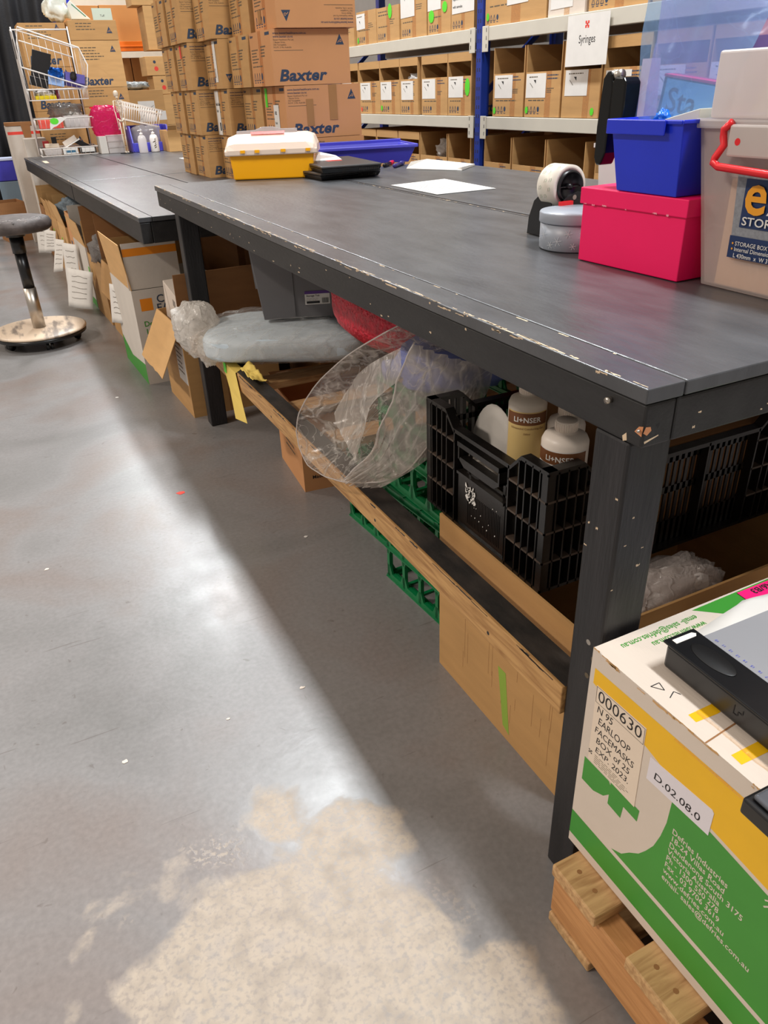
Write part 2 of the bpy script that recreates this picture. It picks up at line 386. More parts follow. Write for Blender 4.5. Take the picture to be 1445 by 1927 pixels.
# frame whose normal is up: u=+Y, v=-X
upf = F((0, 0, 0.9), (0, 1, 0), (-1, 0, 0), 0.0005)
chips(b, upf, L1, 120, -0.006, -0.0015, 0.01, 0.075)
chips(b, upf, L1, 26, -0.056, -0.052, 0.004, 0.03)
chips(b, frt, L1, 60, 0.012, 0.017, 0.01, 0.05)
b.obj('edge_strip', t, bevel=0.0015)
b = MB(); b.box(0.624, 0.0, 0.875, 0.634, L1, 0.9, BENCH); b.box(0.634, 0, 0.87, 0.642, L1, 0.893, CARDD); b.box(0.642, 0, 0.875, 0.6485, L1, 0.9, BENCH)
chips(b, F((0.629, 0, 0.9), (0, 1, 0), (-1, 0, 0), 0.0005), L1, 60, -0.004, 0.004, 0.004, 0.03)
chips(b, F((0.638, 0, 0.894), (0, 1, 0), (-1, 0, 0), 0.0005), L1, 60, -0.003, 0.003, 0.02, 0.08)
b.obj('centre_batten', t)
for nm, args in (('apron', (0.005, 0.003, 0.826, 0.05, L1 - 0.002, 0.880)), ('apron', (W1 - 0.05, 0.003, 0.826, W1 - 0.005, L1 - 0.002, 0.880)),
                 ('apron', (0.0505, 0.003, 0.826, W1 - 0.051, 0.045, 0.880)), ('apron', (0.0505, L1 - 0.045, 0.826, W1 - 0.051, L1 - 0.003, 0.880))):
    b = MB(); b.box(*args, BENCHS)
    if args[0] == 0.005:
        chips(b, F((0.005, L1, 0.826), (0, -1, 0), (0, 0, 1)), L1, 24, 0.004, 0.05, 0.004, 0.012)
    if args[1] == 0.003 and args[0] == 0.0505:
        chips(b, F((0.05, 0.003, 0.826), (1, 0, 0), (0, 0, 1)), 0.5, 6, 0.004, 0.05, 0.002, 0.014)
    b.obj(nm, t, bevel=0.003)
b = MB(); fe = F((0.005, 0.003, 0.826), (1, 0, 0), (0, 0, 1)); fo = F((0.005, 0.05, 0.826), (0, -1, 0), (0, 0, 1))
b.decal([(.0, .020), (.006, .016), (.012, .021), (.010, .026), (.003, .027)], fe, mat('splintered_wood', (206, 140, 96), .7), 1)
b.decal([(.034, .018), (.0455, .015), (.0465, .028), (.040, .026)], fo, mat('splintered_wood', (206, 140, 96), .7), 1)
b.decal([(.018, .026), (.022, .022), (.024, .028)], fe, INKK, 1); b.decal([(.004, .006), (.024, .012), (.024, .0135), (.003, .009)], fe, CHIP, 1)
b.decal([(.018, .0), (.024, .003), (.022, .012), (.016, .006)], fo, CHIP, 1)
b.obj('splintered_corner', t)
b = MB(); b.tube([(0.003, 0.008, .848), (-.004, 0.002, .851)], .0018, CHROME, 8); b.obj('screw', t)
b = MB(); b.tube([(0.006, 0.06, .868), (-.002, 0.06, .868)], .004, CHROME, 10); b.obj('screw', t)
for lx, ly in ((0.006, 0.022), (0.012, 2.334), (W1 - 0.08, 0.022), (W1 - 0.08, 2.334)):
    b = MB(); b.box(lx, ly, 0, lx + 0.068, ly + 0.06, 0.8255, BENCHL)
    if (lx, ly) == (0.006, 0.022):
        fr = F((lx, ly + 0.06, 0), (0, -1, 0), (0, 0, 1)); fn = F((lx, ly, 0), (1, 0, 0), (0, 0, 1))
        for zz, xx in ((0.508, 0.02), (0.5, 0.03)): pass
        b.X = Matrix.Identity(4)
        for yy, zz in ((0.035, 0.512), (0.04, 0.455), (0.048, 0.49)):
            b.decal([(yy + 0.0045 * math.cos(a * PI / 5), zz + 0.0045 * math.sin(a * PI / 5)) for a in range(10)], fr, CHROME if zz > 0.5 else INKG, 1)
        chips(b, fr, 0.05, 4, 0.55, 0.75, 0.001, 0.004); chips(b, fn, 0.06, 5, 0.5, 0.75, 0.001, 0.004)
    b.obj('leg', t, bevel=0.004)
b = MB(); b.box(0.0, 0.083, 0.345, 0.055, 2.332, 0.40, PINE)
b.rect(F((0, 0.083, 0.4), (1, 0, 0), (0, 1, 0)), 0.006, 0, 0.055, 2.249, RAILT, 0.5)
fr = F((0, 2.332, 0.345), (0, -1, 0), (0, 0, 1))
for s_ in (0.3, 0.9, 1.15, 1.6, 2.05): b.decal([(s_ + 0.004 * math.cos(a * PI / 4), 0.02 + 0.004 * math.sin(a * PI / 4)) for a in range(8)], fr, BENCHS, 0.6)
chips(b, fr, 2.2, 40, 0.0515, 0.0545, 0.02, 0.12, BENCHS)
o = b.obj('lower_rail', t, bevel=0.002); o['label'] = 'bare pine rail with black painted top'
MB().box(1.20, 0.083, 0.345, 1.255, 2.332, 0.40, PINE).obj('lower_rail', t, bevel=0.002)
for yy in (1.20, 1.48, 1.76, 2.04):
    MB().box(0.03, yy, 0.323, 1.23, yy + 0.09, 0.3445, PINEX).obj('shelf_board', t)

# ------------------------------------------------------------------ far benches
A2 = rad(1.75); RZ2 = A2
def T2(x, y, z=0.0):   # local to world for the far benches
    return (-0.066 + x * math.cos(A2) - y * math.sin(A2), 2.344 + x * math.sin(A2) + y * math.cos(A2), z)
def far_bench(y0, y1, label, white):
    t = thing('packing_bench', label, 'bench', (-0.066, 2.344, 0), RZ2)
    h = 0.785
    b = MB(); b.box(0.055, y0, h - 0.018, 0.52, y1, h, BENCH)
    up = F((0, y0, h), (0, 1, 0), (-1, 0, 0), 0.0006)
    if white: b.decal([(1.75, -0.1), (2.02, -0.11), (2.02, -0.075), (1.75, -0.07)], up, CHIP, 1)
    chips(b, up, y1 - y0, 8, -0.4, -0.2, 0.02, 0.1, PAPER)
    b.obj('top_panel', t, bevel=0.002)
    MB().box(0.53, y0, h - 0.018, 1.2, y1, h, BENCH).obj('top_panel', t, bevel=0.002)
    MB().box(0.0, y0, h - 0.018, 0.053, y1, h, BENCH)
    b = MB(); b.box(0.0, y0, h - 0.018, 0.053, y1, h, BENCH); chips(b, up, y1 - y0, 50, -0.008, -0.002, 0.01, 0.08); b.obj('edge_strip', t, bevel=0.0015)
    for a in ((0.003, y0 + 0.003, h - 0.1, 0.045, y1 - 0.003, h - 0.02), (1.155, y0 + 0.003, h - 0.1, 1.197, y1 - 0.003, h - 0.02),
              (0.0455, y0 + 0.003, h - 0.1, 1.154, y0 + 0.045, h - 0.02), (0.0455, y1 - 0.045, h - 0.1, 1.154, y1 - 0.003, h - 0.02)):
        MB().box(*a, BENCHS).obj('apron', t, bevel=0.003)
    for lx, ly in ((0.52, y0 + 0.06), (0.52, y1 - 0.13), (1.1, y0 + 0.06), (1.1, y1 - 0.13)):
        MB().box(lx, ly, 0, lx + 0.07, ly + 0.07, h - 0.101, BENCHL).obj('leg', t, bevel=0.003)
far_bench(0.32, 2.12, 'lower black packing bench beyond the near one, above the first cartons', False)
far_bench(2.14, 4.78, 'farthest black packing bench carrying the white wire rack', True)

# ------------------------------------------------------------------ steel shelving behind
S = 2.3
def rack(label, y0, y1):
    t = thing('longspan_shelving', label, 'shelving', (S, y0, 0))
    W_ = y1 - y0
    for z0, z1 in ((0.47, 0.545), (0.95, 1.018), (1.415, 1.487), (1.95, 2.02)):
        b = MB(); b.box(-0.004, 0.045, z0, 0.04, W_ - 0.045, z1, GREYST); b.obj('beam', t, bevel=0.003)
        b = MB(); b.box(0.56, 0.045, z0, 0.60, W_ - 0.045, z1, GREYST); b.obj('beam', t)
        MB().box(0.041, 0.03, z1 - 0.022, 0.559, W_ - 0.03, z1 - 0.006, DARK).obj('shelf_deck', t)
        for yy in (0.0, W_ - 0.062):
            b = MB(); b.box(-0.010, yy, z0 - 0.055, -0.0045, yy + 0.062, z1 + 0.004, GREYST)
            fr = F((-0.010, yy + 0.062, z0 - 0.055), (0, -1, 0), (0, 0, 1))
            for q in (0.02, 0.06, 0.10): b.rect(fr, 0.042 if yy > 0 else 0.014, q, 0.048 if yy > 0 else 0.02, q + 0.02, DARK)
            b.obj('beam_connector', t, bevel=0.002)
    return t
def upright(y, label):
    t = thing('shelving_upright', label, 'shelving post', (S, y, 0))
    b = MB(); b.box(-0.003, 0, 0, 0.058, 0.062, 2.4, BLUEST)
    fr = F((-0.003, 0.062, 0), (0, -1, 0), (0, 0, 1))
    for i in range(46):
        z = 0.06 + i * 0.05
        for x in (0.018, 0.042): b.rect(fr, x - 0.004, z, x + 0.004, z + 0.02, DARK)
    b.obj('post', t, bevel=0.002)
    b = MB(); b.box(0.54, 0, 0, 0.6, 0.062, 2.4, BLUEST)
    b.obj('post', t)
    b = MB()
    for i in range(4): b.beam((0.06, 0.03, 0.15 + i * 0.5), (0.54, 0.03, 0.55 + i * 0.5), 0.02, 0.03, BLUEST)
    b.obj('brace', t)
upright(3.885, 'blue perforated steel post in the middle of the grey shelving')
upright(1.42, 'blue perforated steel post at the near end of the shelving')
upright(6.35, 'blue perforated steel post at the far end of the shelving')
rack('grey beam shelving left of the blue post, holding pick cartons', 3.955, 6.34)
rack('grey beam shelving right of the blue post, under the Syringes sign', 1.49, 3.875)

def icons(b, fr, x, y, s, mt=INK, n=4):
    for i in range(n):
        cx = x + i * s * 1.15
        if i == n - 1:
            b.decal([(cx + s * 0.38 * math.cos(a * PI / 6), y + s * 0.6 + s * 0.5 * math.sin(a * PI / 6)) for a in range(12)], fr, mt, 1)
        else:
            lw = s * 0.13
            b.line(fr, [(cx - s * .38, y + .1 * s), (cx, y + 1.1 * s), (cx + s * .38, y + .1 * s), (cx - s * .38, y + .1 * s)], lw, mt, 1)
        b.rect(fr, cx - s * .3, y - s * .25, cx + s * .3, y - s * .12, mt, 1)
def scribble(b, fr, x, y, w_, n, dy, hh, mt, seed=0):
    r_ = random.Random(seed)
    for i in range(n):
        xx = x; yy = y - i * dy; e = x + w_ * r_.uniform(0.6, 1)
        while xx < e:
            l = w_ * r_.uniform(0.08, 0.2); b.rect(fr, xx, yy, min(xx + l, e), yy + hh, mt, 1); xx += l + w_ * 0.03
def aus_triangle(b, fr, cx, y, s, mt=INK, ground=CARDO, flip=False):
    k = -1 if flip else 1
    b.decal([(cx - s / 2, y), (cx + s / 2, y), (cx, y + k * s)][::k], fr, mt, 1)
    pts = [(cx - s * .25, y + k * s * .18), (cx - s * .08, y + k * s * .38), (cx + s * .05, y + k * s * .26), (cx + s * .22, y + k * s * .3), (cx + s * .12, y + k * s * .5), (cx, y + k * s * .42)]
    b.line(fr, pts, s * .06, ground, 2)

# ------------------------------------------------------------------ pick cartons on the shelving
def pick_carton(y_left, width, z, ftop, htop, label, lab=True, sticker=None, lip=True, depth=0.46, group='open pick cartons on the shelving', sheet=1.0, brandless=False, seed=0):
    """open-fronted carton facing -x: y_left is its far (left in view) edge"""
    g = 0.006; w_ = width - g
    t = thing('pick_carton', label, 'carton', (S + 0.012, y_left - g / 2, z), 0, group)
    b = MB(); th = 0.005
    mt = CARD
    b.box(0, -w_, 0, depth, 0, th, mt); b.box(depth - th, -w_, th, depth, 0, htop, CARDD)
    b.box(0, -th, th, depth - th, 0, htop, mt); b.box(0, -w_, th, depth - th, -w_ + th, htop, mt)
    b.box(0, -w_ + th, th, th, -th, ftop, mt)
    if lip: b.box(0, -w_ + th, htop - 0.05, th, -th, htop, mt)
    fr = F((0, 0, 0), (0, -1, 0), (0, 0, 1)); r_ = random.Random(seed)
    if not brandless:
        icons(b, fr, 0.03, 0.022, 0.028); scribble(b, fr, w_ * .1, ftop * .36, w_ * .7, 1, .01, .006, INKG, seed)
        scribble(b, fr, w_ * .62, ftop - 0.022, w_ * .3, 2, .016, .006, INK, seed + 1); scribble(b, fr, w_ * .62, ftop * .62, w_ * .2, 3, .009, .005, INKG, seed + 2)
        sd = F((0, -w_, 0), (1, 0, 0), (0, 0, 1))
        b.text('Baxter', sd, 0.03, 0.02, 0.07, INK, 0.03, 0.2)
    b.rect(fr, w_ * .58, 0.0, w_ * .74, ftop, CTAPE, 0.5)
    b.obj('box_body', t)
    if lab:
        lw = 0.18 * sheet; lh = 0.118 * sheet; x0 = r_.uniform(0.004, 0.02); y0 = ftop - lh - r_.uniform(0.0, 0.012)
        q = MB(); fl = F((0.0, -0.0, 0), (0, -1, 0), (0, 0, 1), 0.0012)
        q.prism([(x0, y0), (x0 + lw, y0), (x0 + lw, y0 + lh), (x0, y0 + lh)], fl, 0.0006, PAPER)
        scribble(q, F((-0.0012, 0, 0), (0, -1, 0), (0, 0, 1), 0.0003), x0 + lw * .15, y0 + lh * .84, lw * .65, 1, .01, .005, INKG, seed)
        q.decal([(x0 + lw * .38, y0 + lh * .74), (x0 + lw * .5, y0 + lh * .74), (x0 + lw * .5, y0 + lh * .58)], F((-0.0012, 0, 0), (0, -1, 0), (0, 0, 1), 0.0003), INKK)
        q.line(F((-0.0012, 0, 0), (0, -1, 0), (0, 0, 1), 0.0003), [(x0 + lw * .2, y0 + lh * .62), (x0 + lw * .36, y0 + lh * .42)], 0.003, INKG)
        q.obj('paper_label', t)
    if sticker:
        sx, sy, sw, sh, smt = sticker
        q = MB(); q.prism([(sx + sw * math.cos(a * PI / 6), sy + sh * math.sin(a * PI / 6)) for a in range(12)], F((0, 0, 0), (0, -1, 0), (0, 0, 1), 0.0022), 0.0005, smt); q.obj('sticker', t)
    return t
GS = lambda x, y, w_=0.014, h_=0.018: (x, y, w_, h_, GREENT)
RS = lambda x, y: (x, y, 0.012, 0.016, REDT)
edgesL = [5.684, 5.311, 4.986, 4.662, 4.306, 4.017]
sts = [RS(.03, .03), GS(.02, .04), None, None, GS(.24, .16, .028, .05)]
desc = ['open carton with red dot, leftmost visible on the middle shelf', 'open carton with green dot beside the red-dotted one, middle shelf', 'open carton with white bag showing above its label, middle shelf',
        'open carton with red scribble, second left of the blue post, middle shelf', 'open carton with green oval sticker directly left of the blue post, middle shelf']
for i in range(5):
    wdt = edgesL[i] - edgesL[i + 1] - (0.05 if i == 2 else 0)
    pick_carton(edgesL[i], wdt, 1.021, 0.222, 0.352, desc[i], sticker=sts[i], seed=i)
pick_carton(6.03, 0.33, 1.021, 0.222, 0.352, 'open carton half hidden by the big carton stack, middle shelf', seed=9)
edgesR = [3.775, 3.448, 3.114, 2.80, 2.47]
desc = ['open carton right of the blue post with a green dot at its base, middle shelf', 'taped open carton with torn label, second right of the blue post', 'open carton with low green dot directly under the Syringes sign', 'open carton behind the black stapler, middle shelf']
sts = [GS(.02, .03), GS(.02, .035), GS(.25, .03), None]
for i in range(4): pick_carton(edgesR[i], edgesR[i] - edgesR[i + 1] - 0.012, 1.021, 0.222, 0.354, desc[i], sticker=sts[i], lip=(i == 3), seed=20 + i, brandless=(i == 2))
for i in range(2): pick_carton(2.46 - i * 0.33, 0.32, 1.021, 0.222, 0.354, ('open carton hidden behind the blue tub', 'open carton hidden behind the clear storage box')[i], seed=30 + i)
# lower level
edgesLo = [5.72, 5.40, 5.03, 4.69, 4.30, 4.0]
dl = ['lower shelf open carton beside the big carton stack', 'lower shelf open carton, next to the one with crumpled white bag, far side', 'lower shelf open carton holding a crumpled white bag',
      'lower shelf tall open carton without lip', 'lower shelf open carton directly left of the blue post']
dl = ['open carton above the violet tray, leftmost on the lower shelf', 'open lipped carton above the violet tray end, lower shelf', 'open carton holding a crumpled white bag, lower shelf', 'open carton without front lip above the folded paper, lower shelf', 'narrow carton touching the blue post, lower shelf']
for i in range(5): pick_carton(edgesLo[i], edgesLo[i] - edgesLo[i + 1] - .01, 0.55, 0.215, 0.36, dl[i], lab=False, lip=i < 3, seed=40 + i)
edgesLr = [3.855, 3.548, 3.215, 2.80, 2.46]
dr = ['open carton right of the blue post, lower shelf', 'open carton second right of the blue post, lower shelf', 'open carton above the tape roll, lower shelf', 'open carton behind the white bin, lower shelf']
for i in range(4): pick_carton(edgesLr[i], edgesLr[i] - edgesLr[i + 1] - (.01 if i != 2 else .08), 0.55, 0.215, 0.36, dr[i], lab=False, lip=False, seed=50 + i)
# small labels on lower right cartons
def crumple(b, c, r, mt, seed, n=18, sc=(1, 1, 1), amp=0.35, fr_=2.5):
    def fn(u, v):
        th = 2 * PI * u; ph = PI * v
        d = Vector((math.sin(ph) * math.cos(th), math.sin(ph) * math.sin(th), math.cos(ph)))
        k = 1 + amp * noise.fractal(d * fr_ + Vector((seed, 0, 0)), 0.8, 2.0, 4)
        return (c[0] + d.x * r * k * sc[0], c[1] + d.y * r * k * sc[1], c[2] + d.z * r * k * sc[2])
    b.grid(fn, n * 2, n, mt, True, True)
BAGW = film('white_plastic_bag', (240, 236, 232), 0.8, 0.3, 0.2, 20, 0.6)
b = MB(); crumple(b, (S + 0.14, 4.50, 0.79), 0.085, BAGW, 3.3, sc=(1, 1.1, 0.8)); tag(b.obj('plastic_bag'), 'crumpled white bag stuffed in a lower shelf carton', 'bag')
b = MB(); crumple(b, (S + 0.1, 4.83, 1.24), 0.07, BAGW, 7.7, sc=(1, 1.9, 0.6)); tag(b.obj('plastic_bag'), 'white bag peeking from a middle shelf carton', 'bag')
# upper level closed cartons
def shelf_box(y_left, width, z, h, label, deco, depth=0.42, mt=None, seed=0):
    g = 0.006; w_ = width - g
    t = thing('cardboard_carton', label, 'carton', (S + 0.012, y_left - g / 2, z), 0, 'cartons on the upper shelf')
    b = MB(); b.box(0, -w_, 0, depth, 0, h, mt or CARD)
    fr = F((0, 0, 0), (0, -1, 0), (0, 0, 1))
    if mt is None:
        icons(b, fr, 0.03, 0.022, 0.028); scribble(b, fr, w_ * .08, 0.09, w_ * .6, 1, .01, .006, INKG, seed)
        scribble(b, fr, w_ * .08, h - .03, w_ * .6, 2, .02, .007, INKG, seed + 1); scribble(b, fr, w_ * .6, h * .6, w_ * .25, 3, .012, .005, INKG, seed + 2)
        b.text('Baxter', F((0, -w_, 0), (1, 0, 0), (0, 0, 1)), 0.03, 0.02, 0.06, INK, 0.03, 0.2)
    b.rect(fr, w_ * .45, 0, w_ * .6, h, CTAPE, 0.5)
    b.obj('box_body', t)
    fl = F((0, 0, 0), (0, -1, 0), (0, 0, 1), 0.0015)
    for d in deco:
        q = MB()
        if d[0] == 'sheet':
            _, x0, y0, x1, y1, lines = d
            q.prism([(x0, y0), (x1, y0 + .003), (x1, y1), (x0, y1)], fl, 0.0006, PAPER)
            f2 = F((-0.0015, 0, 0), (0, -1, 0), (0, 0, 1), 0.0003)
            for (tx, ty, sz, s_) in lines: q.text(s_, f2, x0 + tx, y0 + ty, sz, INKK, 0.01, 0.0)
            if not lines:
                scribble(q, f2, x0 + .015, y1 - .02, (x1 - x0) * .6, 1, .01, .005, INKG, seed)
                q.decal([(x0 + .05, y1 - .045), (x0 + .066, y1 - .045), (x0 + .066, y1 - .065)], f2, INKK)
            q.obj('paper_label', t)
        else:
            _, sx, sy, sw, sh, smt = d
            q.prism([(sx + sw * math.cos(a * PI / 6), sy + sh * math.sin(a * PI / 6)) for a in range(12)], F((0, 0, 0), (0, -1, 0), (0, 0, 1), 0.0028), 0.0005, smt); q.obj('sticker', t)
    return t
Z3 = 1.489
eU = [5.80, 5.688, 5.335, 4.952, 4.57]
shelf_box(6.1, 0.36, Z3, 0.2, 'upper shelf carton hidden behind the big stack', [], seed=1)
shelf_box(5.688, 0.35, Z3, 0.215, 'upper shelf carton with torn flap and white label, leftmost in view', [('sheet', 0.0, 0.10, 0.15, 0.2, []), ('s', .02, .03, .012, .02, GREENT)], seed=2)
shelf_box(5.335, 0.36, Z3, 0.21, 'plain upper shelf carton with a green slip at its top', [('s', .22, .18, .03, .045, GREENT)], seed=3)
shelf_box(4.952, 0.37, Z3, 0.30, 'upper shelf carton with white label beside the green-slip carton', [('sheet', 0.0, .12, .2, .28, [])], seed=4)
shelf_box(4.57, 0.30, Z3, 0.33, 'upper shelf carton with green blobs and white label', [('sheet', 0.0, .13, .17, .3, []), ('s', .22, .25, .03, .05, GREENT), ('s', .05, .10, .035, .035, GREENT), ('s', .22, .14, .03, .03, GREENT)], seed=5)
shelf_box(4.27, 0.27, Z3, 0.33, 'upper shelf carton with handwritten cannula sheet left of blue post', [('sheet', 0.01, .09, .265, .33, [(.05, .12, .036, 'CANNULA'), (.09, .17, .036, 'LINE'), (.01, .07, .02, 'Approx 200 items'), (.01, .03, .02, 'with cannulas')])], seed=6)
shelf_box(3.882, 0.59, Z3, 0.33, 'wide upper shelf carton with handwritten single sheet right of blue post', [('sheet', .22, .085, .42, .33, [(.02, .06, .045, '\u2022 SINGLE')]), ('s', .03, .045, .013, .02, GREENT)], seed=7)
shelf_box(3.28, 0.30, Z3, 0.33, 'white upper shelf carton with blank cream sheet', [('sheet', .02, .03, .2, .3, [(0.05, 0.4, .001, '.')])], mt=CARDW, seed=8)
shelf_box(2.955, 0.42, Z3, 0.33, 'upper shelf carton above the Syringes sign', [], seed=9)
shelf_box(2.52, 0.42, Z3, 0.33, 'upper shelf carton behind the blue plastic sleeve', [], seed=10)
shelf_box(2.08, 0.42, Z3, 0.33, 'last upper shelf carton above the clear storage box', [], seed=11)
# Syringes sign
b = MB(); fr = F((S - 0.016, 3.07, 1.256), (0, -1, 0), (0, 0, 1))
b.prism([(0, 0), (0.314, 0.002), (0.314, 0.222), (0, 0.222)], fr, 0.002, PAPER)
b.text('Syringes', fr, 0.095, 0.10, 0.05, INKK, 0.003, width=0.125)
for i, j in ((-1, 1), (1, 1), (-1, -1), (1, -1), (0, 0)): b.rect(fr, 0.152 + i * .009 - .006, 0.178 + j * .009 - .006, 0.152 + i * .009 + .006, 0.178 + j * .009 + .006, REDT, 2)
tag(b.obj('paper_sign'), 'white paper sign reading Syringes taped to the shelf beam', 'sign')

# ------------------------------------------------------------------ big carton stack on the far bench
def baxter_carton(x0, y0, z, w_, d_, h_, label, near='up', left=1, rz=0.0, extra=None, mt=CARDO, logo=True):
    """x0,y0 = near-left bottom corner; near face towards -y, left face towards -x"""
    t = thing('cardboard_carton', label, 'carton', (x0 + w_ / 2, y0 + d_ / 2, z), rz, 'large printed cartons on the far bench')
    g = 0.002; b = MB(); b.box(-w_ / 2 + g, -d_ / 2 + g, 0, w_ / 2 - g, d_ / 2 - g, h_ - 0.002, mt)
    f = faces(w_ - 2 * g, d_ - 2 * g, h_); n = f['near']; l = f['left']
    if near == 'down': n = n.flip(w_ - 2 * g, h_)
    s = w_ / 0.38; v = h_ / 0.22
    if logo:
        b.text('Baxter', n, 0.025 * s, 0.018 * v, 0.062 * s, INK, 0.035, 0.22, width=0.235 * s)
    b.text('www.baxterhealthcare.com.au', n, 0.012 * s, 0.198 * v, 0.0125 * s, INK, 0.012); b.text('www.baxter.co.nz', n, 0.012 * s, 0.185 * v, 0.0125 * s, INK, 0.012)
    for i, q in enumerate(('Baxter Healthcare Pty Ltd.', '1 Baxter Drive,', 'Old Toongabbie,', 'N.S.W. 2146, Australia')):
        b.text(q, n, 0.012 * s, (0.174 - .0095 * i) * v, 0.009 * s, INKG)
    b.rect(n, 0.012 * s, 0.135 * v, 0.15 * s, 0.137 * v, INKG)
    aus_triangle(b, n, 0.33 * s, 0.155 * v, 0.042 * s)
    if left:
        for k in range(left):
            o_ = k * d_ / left; dw = d_ / left
            b.text('Baxter', l, o_ + 0.012, h_ - 0.022, 0.016, INK, 0.02, 0.2)
            b.rect(l, o_ + dw * .75, h_ - 0.022, o_ + dw * .95, h_ - .01, INK)
            scribble(b, l, o_ + 0.02, h_ * .66, dw * .32, 5, .012, .005, INKG, k); scribble(b, l, o_ + dw * .5, h_ * .7, dw * .28, 4, .012, .006, INKG, k + 5)
            scribble(b, l, o_ + 0.02, h_ * .36, dw * .6, 1, .012, .005, INKG, k + 9)
            icons(b, l, o_ + 0.035, 0.022, 0.03)
        b.rect(l, d_ * .42, 0, d_ * .56, h_, CTAPE, 0.5)
    b.obj('box_body', t, bevel=0.002)
    for e in (extra or []):
        face, poly, emt = e[0], e[1], e[2]
        q = MB(); q.prism(poly, F(f[face].o, f[face].u, f[face].v, 0.002), 0.0006, emt)
        if len(e) > 3: 
            f2 = F(f[face].o + f[face].n * 0.002, f[face].u, f[face].v, 0.0004)
            for (tx, ty, sz, s_, ro) in e[3]: q.text(s_, f2, tx, ty, sz, INKK, 0.01, rot=ro)
        q.obj(e[4] if len(e) > 4 else 'paper_label', t)
    return t
Z0 = 0.786; HB = 0.2175
def R4(x0, y0, x1, y1): return [(x0, y0), (x1, y0), (x1, y1), (x0, y1)]
# column C (near right): near-left edge moves a little per row
wC, dC = 0.38, 0.30
cx = [0.745, 0.735, 0.69, 0.715]
cn = ['bottom carton of the near right column, mostly behind the lidded case', 'carton with two brown tape strips in the near right column', 'carton with large logo facing the camera, near right column', 'upside-down carton in the near right column']
for k in range(5):
    x0 = cx[k] if k < 4 else 0.72
    ex = []
    if k == 1: ex = [('near', R4(.10, .05, .135, .16), TAPE, [], 'tape_strip'), ('near', R4(.215, .07, .255, .215), TAPE, [], 'tape_strip'),
                     ('left', R4(.02, .13, .05, .21), GREENT, [], 'sticker'), ('left', R4(.13, .0, .20, .14), PAPER, [(.14, .1, .02, '102', 0), (.14, .06, .014, 'Fluid', 0)])]
    if k == 3: ex = [('left', R4(.06, .03, .10, .08), TAPE, [], 'tape_strip')]
    baxter_carton(x0, 3.1 - (0.03 if k == 3 else 0), Z0 + k * HB, wC, dC, HB, cn[k] if k < 4 else 'carton on top of the near right column, at the picture edge', near='down' if k == 3 else 'up', left=1, extra=ex)
    baxter_carton(x0 - 0.01, 3.1 + dC + 0.004, Z0 + k * HB, wC, dC, HB, 'carton directly behind the near right column, %s layer' % ('bottom', 'second', 'third', 'fourth', 'top')[k], left=1, mt=CARD)
# column B (middle)
for k in range(5):
    ex = []
    if k == 2: ex = [('left', R4(.16, .03, .205, .21), PAPER, [(.175, .05, .018, 'Saline', PI / 2)])]
    if k == 1: ex = [('left', R4(.02, .0, .09, .21), PAPER, [(.03, .14, .02, 'Info Fluid', 0), (.03, .11, .02, '6.xx', 0)]), ('left', R4(.06, .02, .08, .06), REDT, [], 'sticker')]
    xb = (0.66, 0.65, 0.63, 0.60, 0.62)[k]
    baxter_carton(xb, 3.72, Z0 + k * HB, 0.34, 0.27, HB, 'carton in the middle column of the stack, %s layer' % ('bottom', 'second', 'third, with taped label strip', 'fourth', 'top')[k], near='down' if k == 2 else 'up', left=1, extra=ex, mt=CARD)
# column A (far left), two deep
for k in range(5):
    xa = (0.577, 0.56, 0.545, 0.525, 0.54)[k]
    ex = [('left', R4(.10, .15, .125, .21), REDT, [], 'sticker')] if k == 2 else []
    baxter_carton(xa, 4.0, Z0 + k * HB, 0.36, 0.28, HB, 'carton in the leftmost column of the stack, %s layer' % ('bottom', 'second', 'third, red sticker', 'fourth', 'top')[k], left=1, extra=[] if k != 2 else ex, mt=CARD)
    baxter_carton(xa - 0.012, 4.284, Z0 + k * HB, 0.36, 0.28, HB, 'carton tucked behind the leftmost column, %s layer' % ('bottom', 'second', 'third', 'fourth', 'top')[k], left=1, mt=CARD)

# ------------------------------------------------------------------ things on the near bench
ZT = 0.9012
def bevbox(name, parent, args, mt, bev=0.004, label=None):
    o = MB().box(*args, mt).obj(name, parent, bevel=bev)
    if label: o['label'] = label
    return o
# pink shoe box
t = thing('shoe_box', 'bright pink lidded cardboard box under the blue tub', 'box', (0.386, 0.342, ZT), rad(2.0))
b = MB(); b.box(0.003, 0.003, 0, 0.196, 0.242, 0.118, PINKC); b.obj('box_body', t, bevel=0.0015)
b = MB(); b.box(-0.001, -0.001, 0.099, 0.200, 0.246, 0.1265, PINKC); 
chips(b, F((-0.001, 0.246, 0.099), (0, -1, 0), (0, 0, 1)), 0.24, 6, 0.0, 0.001, 0.004, 0.01, mat('pale_pink_wear', (246, 150, 170), .7))
b.obj('lid', t, bevel=0.0015)
